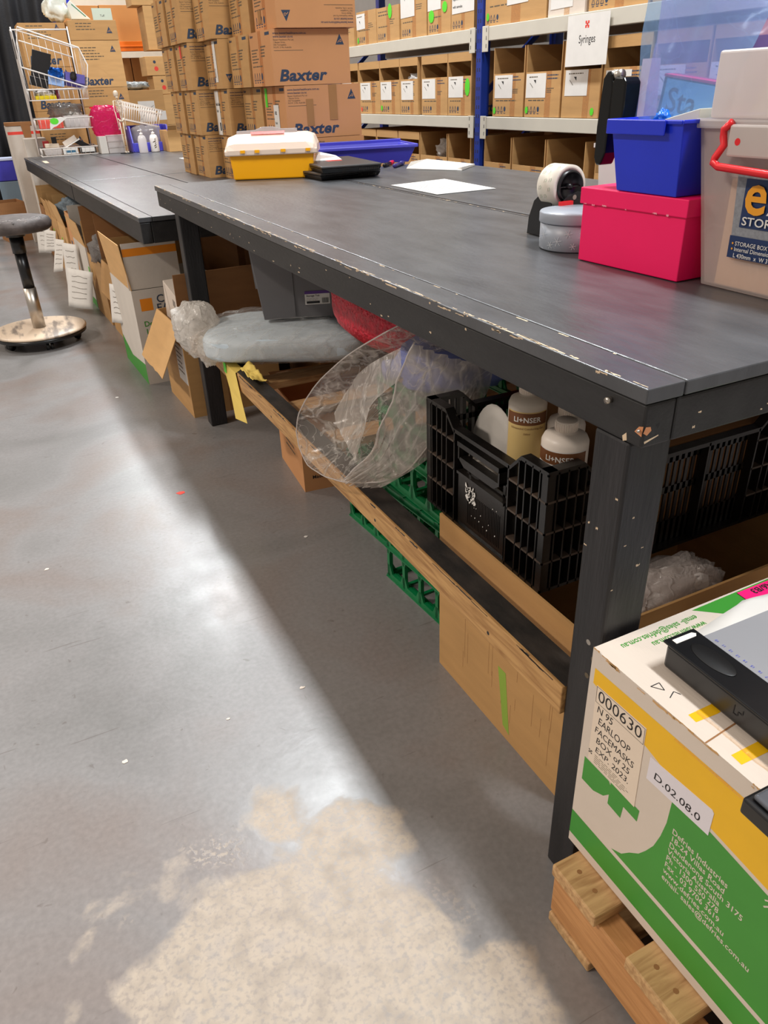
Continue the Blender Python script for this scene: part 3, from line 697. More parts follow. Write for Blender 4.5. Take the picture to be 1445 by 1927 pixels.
# blue tub
t = thing('plastic_tub', 'deep blue plastic tub standing on the pink box', 'tub', (0.386, 0.362, 1.0285), rad(1.0))
b = MB()
O = (0.0, 0.008, 0.19, 0.142); T_ = (-0.014, 0.0, 0.2, 0.156)
def shell(b, o, tp, z0, z1, th, mt):
    """open tapered tub"""
    n = 4
    def ring(r, z, k=0): return [(r[0] + k, r[1] + k, z), (r[2] - k, r[1] + k, z), (r[2] - k, r[3] - k, z), (r[0] + k, r[3] - k, z)]
    vs = ring(o, z0) + ring(tp, z1) + ring(tp, z1, th) + ring(o, z0 + th, th)
    fs = [(3, 2, 1, 0)] + [(i, (i + 1) % 4, 4 + (i + 1) % 4, 4 + i) for i in range(4)] + [(4 + i, 4 + (i + 1) % 4, 8 + (i + 1) % 4, 8 + i) for i in range(4)] + \
         [(8 + i, 8 + (i + 1) % 4, 12 + (i + 1) % 4, 12 + i) for i in range(4)] + [(12, 13, 14, 15)]
    b.add(vs, fs, mt)
shell(b, O, T_, 0, 0.108, 0.003, BLUEP); b.obj('tub_body', t, bevel=0.005, seg=3)
b = MB()
b.box(-0.018, 0.10 - 0.10, 0.104, -0.0145, 0.158, 0.110, BLUEP); b.box(-0.018, -0.004, 0.104, 0.204, -0.0005, 0.110, BLUEP)
b.box(0.2005, -0.004, 0.104, 0.204, 0.16, 0.110, BLUEP); b.box(-0.018, 0.1565, 0.104, 0.204, 0.16, 0.110, BLUEP)
b.box(-0.022, 0.03, 0.088, -0.0185, 0.158, 0.110, BLUEP); o = b.obj('rim', t, bevel=0.0015)
b = MB(); b.box(0.06, -0.002, 0.004, 0.063, 0.0, 0.1, BLUEP)
# stapler
t = thing('stapler', 'large glossy black stapler standing upright in the blue tub', 'stapler', (0.405, 0.545, 1.062), rad(0))
b = MB(); fr = F((0, 0.05, 0), (0, -1, 0), (0, 0, 1))
GB = mat('gloss_black', (8, 8, 9), 0.16, spec=0.35)
b.prism([(0.0, 0.012), (0.006, 0.0), (0.018, 0.0), (0.028, 0.02), (0.032, 0.12), (0.026, 0.142), (0.016, 0.146), (0.006, 0.135), (0.0, 0.06)], fr, 0.03, GB); b.obj('base', t, bevel=0.003, seg=3)
b = MB(); fr = F((-0.004, 0.016, 0), (0, -1, 0), (0, 0, 1)); b.prism([(0.0, 0.07), (0.0, 0.128), (0.006, 0.137), (0.026, 0.136), (0.033, 0.128), (0.033, 0.068), (0.02, 0.064)], fr, 0.034, GB); b.obj('magazine', t, bevel=0.003, seg=3)
b = MB(); b.tube([(0.012, 0.03, 0.139), (0.012, 0.012, 0.139)], 0.009, CHROME, 14); b.obj('hinge', t)
# sleeve with contents standing in tub
BLF = film('blue_plastic_film', (160, 206, 250), 0.45, 0.12, 0.08, 6, 0.3, glow_through=0.35)
VIF = film('violet_plastic_film', (190, 160, 236), 0.42, 0.12, 0.08, 6, 0.3, glow_through=0.35)
t = thing('plastic_sleeve', 'translucent blue plastic sleeve standing in the blue tub', 'plastic sleeve', (0.40, 0.38, 1.045))
def sheet(b, pts, nu, nv, mt, amp=0.006, fr_=8, seed=0, n_=None):
    p00, p10, p11, p01 = [Vector(q) for q in pts]; nrm = (p10 - p00).cross(p01 - p00).normalized()
    def fn(u, v):
        q = p00.lerp(p10, u).lerp(p01.lerp(p11, u), v)
        return tuple(q + nrm * amp * noise.fractal(Vector((q.x, q.y, q.z)) * fr_ + Vector((seed, 0, 0)), 1, 2, 3))
    b.grid(fn, nu, nv, mt)
b = MB(); sheet(b, [(0.018, 0.148, 0.0), (0.018, 0.005, 0.0), (0.09, -0.07, 0.30), (0.05, 0.17, 0.30)], 16, 20, BLF, 0.008, 9); b.obj('front_film', t)
b = MB(); sheet(b, [(0.05, 0.146, 0.0), (0.07, 0.005, 0.0), (0.16, -0.075, 0.30), (0.09, 0.185, 0.30)], 16, 20, VIF, 0.012, 9, 3); o = b.obj('rear_film', t); o['label'] = 'violet tinted rear film'
t = thing('product_box', 'small dark box with pink top edge inside the blue sleeve', 'box', (0.47, 0.40, 1.115), rad(4), ry=0, rx=rad(8))
b = MB(); b.box(0, 0, 0, 0.03, 0.115, 0.066, mat('plum_card', (96, 60, 96), .4)); b.rect(F((0, 0.115, 0), (0, -1, 0), (0, 0, 1)), .006, .002, .113, .064, mat('pale_blue_card', (150, 190, 220), .4))
fr = F((0, 0.115, 0), (0, -1, 0), (0, 0, 1)); b.text('Sta', fr, 0.014, 0.018, 0.05, mat('plum_ink', (90, 30, 80), .5), 0.01); b.obj('carton_body', t, bevel=0.001)
MB().box(-0.001, -0.001, 0.0665, 0.031, 0.116, 0.070, mat('hot_pink', (240, 40, 120), .3)).obj('lid', t)
t = thing('paper_pad', 'cream block leaning in the blue tub before the dark box', 'pad', (0.415, 0.375, 1.10), rad(0))
b = MB(); b.add([(0.0, .0, .03), (0.03, 0, .03), (0.03, .1, 0.0), (0, .1, 0), (0, 0, .052), (.03, 0, .052), (.03, .1, .03), (0, .1, .03)], [(0, 3, 2, 1), (4, 5, 6, 7), (0, 1, 5, 4), (1, 2, 6, 5), (2, 3, 7, 6), (3, 0, 4, 7)], mat('cream_paper', (224, 222, 200), .6)); b.obj('pad_body', t, bevel=0.001)
b = MB(); crumple(b, (0.42, 0.455, 1.137), 0.012, mat('azure', (20, 110, 220), .3), 2); tag(b.obj('bottle_cap'), 'small azure cap poking out of the blue tub', 'cap')
b = MB(); b.add([(0.56, 0.675, 0.93), (0.56, 0.60, 0.93), (0.56, 0.62, 1.226), (0.56, 0.665, 1.226), (0.5606, 0.675, 0.93), (0.5606, 0.60, 0.93), (0.5606, 0.62, 1.226), (0.5606, 0.665, 1.226)], [(0, 1, 2, 3), (7, 6, 5, 4), (0, 4, 5, 1), (1, 5, 6, 2), (2, 6, 7, 3), (3, 7, 4, 0)], mat('pale_pink_card', (250, 214, 222), .6)); tag(b.obj('card_sheet'), 'pale pink card standing behind the black stapler', 'card')
t = thing('plastic_bin', 'small translucent white bin behind the pink box', 'bin', (0.55, 0.60, ZT))
b = MB(); WT = film('translucent_white', (240, 236, 234), 0.72, 0.3, 0.0, 5, glow_through=0.4)
shell(b, (0, 0, 0.14, 0.13), (-0.01, -0.01, 0.15, 0.14), 0, 0.18, 0.002, WT); b.obj('bin_body', t, bevel=0.004)
MB().box(-0.016, -0.014, 0.175, -0.0105, 0.148, 0.183, WT).obj('rim', t)
# storage box
t = thing('storage_box', 'tall clear plastic storage box with red handles, right edge', 'storage box', (0.408, 0.0, ZT), rad(0))
CLR = film('frosted_plastic', (234, 222, 218), 0.38, 0.22, 0.02, 4, glow_through=0.35)
b = MB(); 
def shell_y(b, y0b, y0t, y1b, y1t, x0, x1, z0, z1, mt): shell(b, (x0 + .004, y0b, x1, y1b), (x0, y0t, x1 + .004, y1t), z0, z1, 0.003, mt)
shell_y(b, -0.06, -0.10, 0.316, 0.362, 0.0, 0.30, 0.0, 0.225, CLR); b.obj('box_body', t, bevel=0.006, seg=3)
CLR2 = film('frosted_rim', (230, 222, 218), 0.8, 0.22, 0.0, 4, glow_through=0.35)
b = MB(); b.box(-0.008, -0.108, 0.225, 0.312, 0.369, 0.238, CLR2); b.obj('rim', t, bevel=0.003)
b = MB(); b.box(-0.004, -0.1, 0.2385, 0.30, 0.345, 0.325, CLR2); o = b.obj('lid', t, bevel=0.004, seg=3); o['label'] = 'raised frosted lid'
b = MB(); b.box(-0.020, 0.19, 0.19, -0.0005, 0.29, 0.232, CLR2); 
fr = F((-0.02, 0.29, 0.19), (0, -1, 0), (0, 0, 1)); b.decal([(0.018 + 0.005 * math.cos(a * PI / 5), 0.02 + 0.005 * math.sin(a * PI / 5)) for a in range(10)], fr, REDP); b.obj('latch', t, bevel=0.003)
b = MB(); b.tube([(-0.016, 0.290, 0.235), (-0.017, 0.302, 0.225), (-0.018, 0.300, 0.215), (-0.020, 0.295, 0.205), (-0.025, 0.303, 0.188), (-0.027, 0.303, 0.182), (-0.028, 0.292, 0.177), (-0.028, 0.2, 0.172), (-0.028, 0.16, 0.172)], 0.0055, REDP, 10); b.obj('handle', t)
LG = mat('label_grey', (140, 142, 148), 0.5, var=0.15, vs=200); NV = mat('label_navy', (26, 48, 92), 0.45); OR = mat('label_orange', (238, 160, 34), 0.45)
b = MB(); fr = F((0.0035, 0.303, 0.0), (0, -1, 0), (0, 0, 1), 0.001)
fr = F((0.0005, 0.275, 0.05), (0, -1, 0), (-0.02, 0, 1), 0.0012)
b.prism([(0.008, 0.0), (0.20, 0.0), (0.20, 0.124), (0.0, 0.124)], fr, 0.0008, LG)
b.rect(fr, 0.005, 0.0, 0.20, 0.032, NV, 2); b.rect(fr, 0.018, 0.045, 0.20, 0.112, NV, 2)
b.text('e', fr, 0.021, 0.066, 0.082, OR, 0.018, k=4); b.text('zy', fr, 0.066, 0.068, 0.07, PAPER, 0.03, k=4); b.text('STORAGE', fr, 0.023, 0.049, 0.0165, PAPER, 0.012, k=4, sx=1.25)
b.text('\u2022', fr, 0.012, 0.018, 0.011, OR, 0.02, k=4); b.text('STORAGE BOX WITH WHEELS', fr, 0.018, 0.019, 0.0085, PAPER, 0.005, k=4)
b.text('\u2022', fr, 0.012, 0.010, 0.011, OR, 0.02, k=4); b.text('Internal Dimensions', fr, 0.018, 0.011, 0.0085, PAPER, 0.005, k=4); b.text('L 430mm  x  W 315mm', fr, 0.018, 0.002, 0.0085, PAPER, 0.01, k=4)
b.obj('printed_label', t)
b = MB(); b.box(0.012, -0.04, 0.004, 0.285, 0.296, 0.158, mat('cream_contents', (226, 200, 160), .8, var=0.05, vs=6)); tag(b.obj('folded_cloth', loc=(0.408, 0, ZT)), 'cream folded cloth filling the clear storage box', 'cloth')
# things on top of storage box
t = thing('tape_reel', 'round translucent container on the storage box lid', 'container', (0.475, 0.262, 1.2275))
b = MB(); b.lathe([(0.034, 0), (0.042, 0.004), (0.042, 0.018), (0.036, 0.026), (0.0, 0.026)], WT, 24); b.obj('container_body', t)
t = thing('tape_gun', 'red handled metal tape gun lying on the storage box lid', 'tape gun', (0.45, 0.10, 1.228))
b = MB(); b.tube([(0.0, 0.09, 0.032), (0, 0.075, 0.04), (0.0, 0.04, 0.046), (0.0, -0.04, 0.05), (0, -.1, .05)], 0.006, REDP, 10); b.obj('handle', t)
b = MB(); b.box(0.0, 0.0, 0.0, 0.03, 0.07, 0.03, mat('dark_steel', (70, 66, 66), .25, metal=1)); b.tube([(0.015, 0.035, 0.03), (0.015, 0.035, 0.035)], 0.012, CHROME, 16); b.obj('mechanism', t, bevel=0.002)
b = MB(); b.box(0.48, 0.05, 1.2275, 0.56, 0.19, 1.305, mat('salmon_box', (250, 150, 160), .5)); tag(b.obj('small_box', bevel=0.002), 'salmon pink box at the top right corner on the storage box', 'box')
# round tin
t = thing('round_tin', 'round grey tin with snowflake pattern beside the pink box', 'tin', (0.455, 0.688, ZT))
TG = mat('grey_tin', (150, 156, 166), 0.38, var=0.06, vs=8); TP = mat('tin_pattern', (208, 212, 216), 0.5)
b = MB(); b.lathe([(0.068, 0), (0.07, 0.002), (0.07, 0.05)], TG, 48)
for ang, zz, s_ in ((-2.75, .02, .012), (-2.45, .035, .01), (-2.3, .012, .008), (3.0, .03, .012), (3.3, .012, .009), (-2.05, .03, .012), (2.7, .02, .009), (-1.7, .018, .01)):
    c_ = Vector((0.0702 * math.cos(ang), 0.0702 * math.sin(ang), zz)); fr = F(c_, (-math.sin(ang), math.cos(ang), 0), (0, 0, 1), 0.0004)
    for k in range(3):
        a = k * PI / 3 + 0.2; b.line(fr, [(-s_ * .8 * math.cos(a), -s_ * .8 * math.sin(a)), (s_ * .8 * math.cos(a), s_ * .8 * math.sin(a))], 0.0008, TP, 2)
b.obj('tin_body', t)
b = MB(); b.lathe([(0.0722, 0.0505), (0.0728, 0.052), (0.0728, 0.068), (0.071, 0.0705), (0, 0.0705)], TG, 48); b.obj('lid', t)
t = thing('craft_knife', 'dark folding knife lying on the round grey tin', 'knife', (0.44, 0.612, 0.9722), rad(60))
b = MB(); b.tube([(0, 0, 0.007), (0.012, 0.002, 0.007), (0.05, 0.004, 0.007), (0.07, 0.0, 0.006)], 0.007, mat('slate_plastic', (40, 42, 56), .3), 10, radii=[0.004, 0.007, 0.0075, 0.005]); b.obj('handle', t)
# tape dispenser
t = thing('tape_dispenser', 'black metal tape dispenser carrying a white printed roll', 'tape dispenser', (0.474, 0.80, ZT), rad(0))
b = MB(); fr = F((0, 0.075, 0), (0, -1, 0), (0, 0, 1))
b.prism([(0.0, 0), (0.085, 0), (0.085, 0.06), (0.07, 0.085), (0.045, 0.088), (0.02, 0.07), (0.004, 0.035)], fr, 0.002, BLACKP)
b.box(0.002, -0.03, 0.0, 0.09, 0.075, 0.003, BLACKP); b.obj('frame', t, bevel=0.0006)
b = MB(); fr = F((-0.012, -0.042, 0), (1, 0, 0), (0, 0, 1)); b.prism([(0.0, 0.0), (0.075, 0.0), (0.095, 0.03), (0.095, 0.075), (0.075, 0.088), (0.05, 0.094), (0.02, 0.083), (0.0, 0.06)], fr, 0.003, BLACKP)
b.decal([(0.042 + .005 * math.cos(a * PI / 5), 0.083 + .005 * math.sin(a * PI / 5)) for a in range(10)], fr, CHROME, 2); b.obj('side_plate', t, bevel=0.001)
PT = mat('printed_tape', (222, 214, 200), 0.35, var=0.05)
b = MB(); b.X = Matrix.Translation((0.028, 0.030, 0.102)) @ Matrix.Rotation(rad(90), 4, 'X')
b.lathe([(0.032, 0.0), (0.042, 0.0), (0.042, 0.055), (0.032, 0.055), (0.032, 0.0)], PT, 48, cap=False)
for k in range(26):
    a = k * 0.39; c_ = Vector((0.0421 * math.cos(a), 0.0421 * math.sin(a), 0.012 + 0.030 * ((k * 7) % 3) / 2)); fr = F(c_, (-math.sin(a), math.cos(a), 0), (0, 0, 1), 0.0003)
    b.line(fr, [(0, 0), (0.004, 0.003), (0.008, 0)], 0.0008, mat('sage_ink', (110, 150, 110), .5), 1); b.line(fr, [(0.001, -0.003), (0.009, -0.004)], 0.0007, INKG, 1)
o = b.obj('tape_roll', t); o['label'] = 'white roll with green print'
b = MB(); b.X = Matrix.Translation((0.028, 0.030, 0.102)) @ Matrix.Rotation(rad(90), 4, 'X')
b.lathe([(0.0, 0.0), (0.0315, 0.0), (0.0315, 0.062), (0.028, 0.062), (0.028, 0.048), (0.0, 0.048)], BLACKP, 40); b.lathe([(0.0058, 0.035), (0.0058, 0.06), (0, 0.06)], BLACKP, 12)
b.box(-.03, -.001, .05, .03, .001, .056, BLACKP); b.obj('hub', t)
b = MB(); b.box(-0.012, -0.052, 0.060, 0.02, -0.044, 0.078, REDP); b.obj('guide', t)
# lidded carry case (yellow base)
t = thing('carry_case', 'yellow based case with white domed lid and clear handle', 'case', (0.30, 2.545, ZT), rad(-25.6 + 0))
YEL = mat('yellow_plastic', (255, 178, 6), 0.35, var=0.02); CRM = mat('cream_plastic', (240, 218, 200), 0.35, var=0.02)
b = MB(); b.taper((-0.005, 0.0, 0.305, 0.16), (-0.012, -0.008, 0.314, 0.17), 0, 0.092, YEL); b.obj('case_base', t, bevel=0.006, seg=3)
b = MB(); fr = F((-0.025, -0.02, 0.0), (1, 0, 0), (0, 0, 1)); 
prof = [(-0.02, 0.086), (-0.022, 0.105), (-0.012, 0.128), (0.03, 0.158), (0.13, 0.158), (0.172, 0.128), (0.182, 0.105), (0.18, 0.086)]
vs = [(-0.03, y, z) for y, z in prof] + [(0.012 if 0 < i < 7 and z > .14 else -0.022, y, z) for i, (y, z) in enumerate(prof)]
n_ = len(prof)
xs = [-0.028, -0.015, 0.015, 0.285, 0.315, 0.328]; ks = [0.86, 1, 1.0, 1.0, 1, 0.86]
vs = []
for x, k in zip(xs, [0, 0.75, 1, 1, 0.75, 0]):
    for y, z in prof: vs.append((x, 0.08 + (y - 0.08) * (0.96 + .04 * k), 0.086 + (z - 0.086) * (0.45 + 0.55 * k) if z > .11 else z))
fs = [(i * n_ + j, i * n_ + (j + 1) % n_, (i + 1) * n_ + (j + 1) % n_, (i + 1) * n_ + j) for i in range(5) for j in range(n_)] + [tuple(reversed(range(n_))), tuple(5 * n_ + j for j in range(n_))]
b.add(vs, fs, CRM); lid = b.obj('lid', t, bevel=0.005, seg=3)
lf = F((-0.028, -0.0225, 0.09), (1, 0, 0), (0, 0, 1), 0.0008)
b = MB()
for x in (0.035, 0.09, 0.19, 0.285): b.box(x, -0.0255, 0.096, x + 0.018, -0.0215, 0.106, YEL)
b.obj('clip', t)
b = MB(); fr = F((0.015, 0.062, 0.158), (1, 0, 0), (0, 0, 1)); CP = film('smoky_plastic', (190, 184, 184), 0.75, 0.2, 0.0, 5, glow_through=.3)
b.prism([(0.0, 0.0), (0.235, 0.0), (0.235, 0.014), (0.175, 0.014), (0.14, 0.022), (0.1, 0.022), (0.07, 0.012), (0.0, 0.010)], fr, 0.02, CP); o = b.obj('carry_handle', t, bevel=0.002)
b = MB(); b.rect(F((0.085, 0.005, 0.1455), (1, 0, 0), (0, .03, .0205), .0012), -.01, .020, .12, .034, REDT, 1); b.obj('sticker', t)
# laptops
def laptop(x, y, z, rz, label, sticker=False, wd=0.40, dp=0.25):
    t = thing('laptop', label, 'laptop', (x, y, z), rz)
    b = MB(); b.taper((0.008, 0.008, wd - 0.008, dp - .008), (0, 0, wd, dp), 0, 0.016, BLACKP)
    sd = F((0, 0, 0), (1, 0, 0), (0, 0, 1)); 
    for i in range(10): b.rect(sd, wd * .62 + i * .008, .006, wd * .62 + i * .008 + .004, .012, DARK)
    b.obj('base', t, bevel=0.002)
    b = MB(); b.box(0, 0, 0.0168, wd, dp, 0.025, mat('laptop_lid', (54, 52, 52), .42)); o = b.obj('lid', t, bevel=0.003)
    if sticker:
        q = MB(); q.rect(F((wd * .36, dp * .5, 0.0252), (1, 0, 0), (0, 1, 0)), 0, 0, 0.06, 0.05, REDT); q.rect(F((wd * .36, dp * .5, 0.0252), (1, 0, 0), (0, 1, 0)), 0.01, 0.02, 0.05, 0.03, mat('dark_red', (160, 30, 30), .5), 2); q.obj('sticker', t)
laptop(0.565, 2.275, ZT, rad(83), 'closed black laptop underneath the one with the red sticker', wd=0.43, dp=0.26) if False else None
def laptop_xy(x, y, z, rz, label, sticker, w_, d_): laptop(x, y, z, rz, label, sticker, w_, d_)
laptop_xy(0.545, 2.262, ZT, rad(2), 'closed black laptop underneath the one with the red sticker', False, 0.255, 0.42)
laptop_xy(0.540, 2.235, ZT + 0.0255, rad(-7), 'closed black laptop with red sticker on its lid, on top', True, 0.235, 0.42)
b = MB(); b.add([(0, 0, 0), (0.15, -0.03, 0), (0.16, 0.05, 0), (0.01, 0.09, 0), (0.005, 0.01, 0.028), (0.02, 0.075, 0.045), (0.145, 0.0, 0.010), (0.15, 0.03, .012)], [(0, 1, 6, 4), (4, 6, 7, 5), (5, 7, 2, 3), (0, 4, 5, 3), (0, 3, 2, 1), (1, 2, 7, 6)], PAPER)
tag(b.obj('folded_paper', loc=(0.575, 2.50, ZT + 0.0512)), 'folded white paper wedge lying on the upper laptop', 'paper')
# violet tray
t = thing('plastic_tray', 'long violet plastic tray lying behind the laptops', 'tray', (0.70, 2.80, ZT), rad(-12))
b = MB(); shell(b, (0.03, 0.02, 0.47, 0.26), (0.0, 0.0, 0.50, 0.28), 0, 0.068, 0.004, VIOLETP); b.obj('tray_body', t, bevel=0.005)
b = MB(); b.box(-0.008, -0.008, 0.06, 0.508, -0.0005, 0.074, VIOLETP); b.box(-0.008, 0.2805, 0.06, 0.508, 0.288, 0.082, VIOLETP); b.box(0.5005, 0, 0.06, 0.508, 0.28, 0.074, VIOLETP); b.obj('rim', t, bevel=0.003)
b = MB()
for x in (0.38, 0.42): b.beam((x, -.001, 0.01), (x + .0, -.004, 0.06), 0.004, 0.006, VIOLETP, (0, 1, 0))
def pen(x, y, rz, mt, cap, label):
    t = thing('marker_pen', label, 'pen', (x, y, ZT + 0.008), rz)
    b = MB(); b.tube([(0, 0, 0), (0.004, 0, 0), (0.1, 0, 0)], 0.008, mt, 12, radii=[0.005, 0.008, 0.008]); b.obj('barrel', t)
    b = MB(); b.tube([(0.101, 0, 0), (0.145, 0, 0)], 0.009, cap, 12); b.obj('cap', t)
pen(0.955, 2.555, rad(48), mat('pen_black', (18, 16, 20), .3), mat('pen_red', (220, 30, 70), .3), 'black marker with red end lying beside the laptops')
pen(0.975, 2.50, rad(47), mat('pen_navy', (50, 46, 120), .3), mat('pen_navy', (50, 46, 120), .3), 'navy marker lying beside the black marker')
b = MB(); b.add([(0.99, 2.417, 0), (1.121, 2.195, 0), (1.265, 2.328, 0), (1.2, 2.62, 0), (0.99, 2.417, .004), (1.121, 2.195, .012), (1.265, 2.328, .006), (1.2, 2.62, .014), (1.04, 2.47, .022), (1.12, 2.24, .004)],
    [(0, 3, 2, 1), (4, 9, 7, 8), (9, 5, 6, 7), (0, 1, 5, 9, 4), (1, 2, 6, 5), (2, 3, 7, 6), (3, 0, 4, 8, 7)], PAPER)
tag(b.obj('folded_paper', loc=(0, 0, ZT)), 'folded white papers near the back edge of the bench top', 'paper')
b = MB(); b.add([(0.676, 1.943, 0), (0.668, 1.611, 0), (0.885, 1.608, 0), (0.91, 1.974, 0), (0.676, 1.943, .0008), (0.668, 1.611, .0008), (0.885, 1.608, .0008), (0.91, 1.974, .0008)], [(0, 3, 2, 1), (4, 5, 6, 7), (0, 1, 5, 4), (1, 2, 6, 5), (2, 3, 7, 6), (3, 0, 4, 7)], PAPER)
scribble(b, F((0.676, 1.93, 0.001), (0, -1, 0), (1, 0, 0), .0003), 0.03, 0.17, 0.25, 9, 0.018, 0.002, LG, 4)
tag(b.obj('paper_sheet', loc=(0, 0, ZT)), 'flat white form sheet lying in the middle of the bench top', 'paper')

# ------------------------------------------------------------------ cartons and helpers for open boxes
def open_box(name, label, loc, rz, w_, d_, h_, mt=CARD, flaps=(), group=None, deco=None, cat='carton', fill=None):
    """centred open-top carton; flaps: (side, length, angle from upright towards outside[, material])"""
    t = thing(name, label, cat, loc, rz, group); th = 0.005; a, c = w_ / 2, d_ / 2
    b = MB(); b.box(-a, -c, 0, a, c, th, mt); b.box(-a, -c, th, -a + th, c, h_, mt); b.box(a - th, -c, th, a, c, h_, mt)
    b.box(-a + th, -c, th, a - th, -c + th, h_, mt); b.box(-a + th, c - th, th, a - th, c, h_, mt)
    if fill: b.box(-a + th, -c + th, th, a - th, c - th, h_ * fill, CARDD)
    if deco: deco(b, faces(w_, d_, h_))
    b.obj('box_body', t)
    for fl in flaps:
        side, ln, ang = fl[0], fl[1], rad(fl[2]); fm = fl[3] if len(fl) > 3 else mt
        hw = (c if side in 'LR' else a) - 0.004
        q = MB(); s_ = {'L': (-1, 0), 'R': (1, 0), 'N': (0, -1), 'B': (0, 1)}[side]
        hx, hy = s_[0] * (a - 0.002), s_[1] * (c - 0.002)
        dirv = Vector((s_[0] * math.sin(ang), s_[1] * math.sin(ang), math.cos(ang)))
        tv = Vector((-s_[1], s_[0], 0)); nv = dirv.cross(tv) * 0.003
        o_ = Vector((hx, hy, h_ + 0.001))
        k = 9; rr = random.Random(len(label) + ord(side))
        p0 = [o_ - tv * hw, o_ + tv * hw]; outer = []
        for i in range(k + 1): outer.append(o_ + tv * (hw - 2 * hw * i / k) + dirv * (ln * (1 - (0.03 * rr.random() if fl[2] > 60 else 0))))
        poly = p0 + outer
        n_ = len(poly); q.add(poly + [p + nv for p in poly], [tuple(range(n_)), tuple(range(2 * n_ - 1, n_ - 1, -1))] + [(i, n_ + i, n_ + (i + 1) % n_, (i + 1) % n_) for i in range(n_)], fm)
        q.obj('flap', t)
    return t
# carton under the bench near end that carries the crate
def deco_big(b, f):
    r_ = random.Random(5)
    for i in range(26):
        x = 0.10 + r_.random() * 0.32; y = r_.uniform(.1, .34); b.rect(f['left'], x, y - r_.uniform(.03, .12), x + 0.0008, y, CARDD, 0.6)
    b.rect(f['left'], .17, 0.075, .19, .19, mat('lime_tape', (150, 178, 60), .5), 1) if False else None
    b.decal([(.235, .17), (.262, .17), (.285, .02), (.262, .03)], f['left'], mat('lime_tape', (146, 176, 66), .5), 1)
def XF(y): return -0.035 - 0.0305 * (y - 2.4)
t = open_box('cardboard_carton', 'big plain carton on the floor below the black crate', (0.47, 0.385, 0), 0, 0.74, 0.47, 0.41, CARD, (), None, deco_big)
PBW = film('bubble_film', (222, 214, 210), 0.62, 0.2, 0.25, 22, 0.5)
b = MB()
def lump(b, c, sc, mt, seed, amp=0.22, fr_=2.2, n=20, sq=0.75):
    def fn(u, v):
        th = 2 * PI * u; ph = PI * v; d = Vector((math.sin(ph) * math.cos(th), math.sin(ph) * math.sin(th), math.cos(ph)))
        e = Vector([math.copysign(abs(q) ** sq, q) for q in d])
        k = 1 + amp * noise.fractal(d * fr_ + Vector((seed, seed * .3, 0)), 0.9, 2.1, 4)
        return (c[0] + e.x * sc[0] * k, c[1] + e.y * sc[1] * k, c[2] + e.z * sc[2] * k)
    b.grid(fn, n * 2, n, mt, True, True)
WHF = mat('white_packing', (214, 206, 202), 0.45, var=0.10, vs=18, bump=0.5, bs=40)
b = MB(); lump(b, (0.33, 0.215, 0.355), (0.125, 0.045, 0.07), WHF, 4.4, 0.25, 3.5, 26); 
t = thing('packing_bag', 'clear bag of white packing material in the big plain carton', 'bag', (0, 0, 0)); b.obj('packing', t)
b = MB(); lump(b, (0.33, 0.215, 0.357), (0.132, 0.05, 0.077), PBW, 8.4, 0.2, 3.0, 26); b.obj('bag_film', t)

# ------------------------------------------------------------------ black crate 60 x 40 with bottles
def crate_side(b, fr, Ls, h_, short, mt):
    """lattice wall in face frame (outer plane), depth inward 14 mm"""
    dp = 0.016; cz = 0.075
    hm = h_ - 0.030
    # top rim
    b.prism([(0, h_ - .008), (cz, h_ - .008), (cz + .03, hm - .008), (Ls - cz - .03, hm - .008), (Ls - cz, h_ - .008), (Ls, h_ - .008), (Ls, h_), (Ls - cz, h_), (Ls - cz - .03, hm), (cz + .03, hm), (cz, h_), (0, h_)], fr, dp + .004, mt)
    b.prism([(0, 0), (Ls, 0), (Ls, .006), (0, .006)], fr, dp, mt)
    rows = [0.0, h_ * .25, h_ * .5, h_ * .75]; DU = mat('dusty_crate_rib', (44, 37, 32), .5, var=.3, vs=30, rgb2=(92, 76, 64))
    for z in rows[1:]:
        b.prism([(0.0, z), (cz + .035, z), (cz + .035, z + .004), (0, z + .004)], fr, dp, DU); b.prism([(Ls - cz - .035, z), (Ls, z), (Ls, z + .004), (Ls - cz - .035, z + .004)], fr, dp, DU)
    def htop(x): 
        e = min(x, Ls - x)
        return h_ if e <= cz else (hm if e >= cz + .03 else h_ - (e - cz))
    xs_ = [0.0, .020, .040, .060, .078]
    for x in xs_: 
        for q in (x, Ls - x - .003): b.prism([(q, 0), (q + .003, 0), (q + .003, htop(q) - .004), (q, htop(q) - .004)], fr, dp, mt)
    n_ = 1 if short else 3
    for q in [cz + .032] + [cz + .032 + (Ls - 2 * cz - .068) * i / (n_ if not short else 1) for i in range(1, n_ + 1)]:
        b.prism([(q, 0), (q + .004, 0), (q + .004, hm - .002), (q, hm - .002)], fr, dp, mt)
    # inner skin: solid behind corners, slotted between
    inn = F(fr.o - fr.n * dp, fr.u, fr.v, 0)
    for z0, z1 in ((0.0, h_ * .25), ):
        b.prism([(0.003, z0), (Ls - .003, z0), (Ls - .003, z1 * .9), (0.003, z1 * .9)], inn, .003, mt)
    for z0, z1 in ((h_ * .5 - .004, h_ * .5 + .010), (h_ * .75, h_ * .75 + .012) if not short else (h_ * .62, h_ * .64)):
        b.prism([(0.003, z0), (Ls - .003, z0), (Ls - .003, z1), (0.003, z1)], inn, .003, mt)
    for x0, x1 in ((.003, .02), (Ls - .02, Ls - .003)): b.prism([(x0, 0), (x1, 0), (x1, h_ - .004), (x0, h_ - .004)], inn, .003, mt)
    x = .024
    while x < Ls - .026:
        zt = htop(x) - .004; gap = (Ls * .36 < x < Ls * .64)
        if not (short and gap): b.prism([(x, 0), (x + .0075, 0), (x + .0075, zt), (x, zt)], inn, .003, mt)
        x += .0145
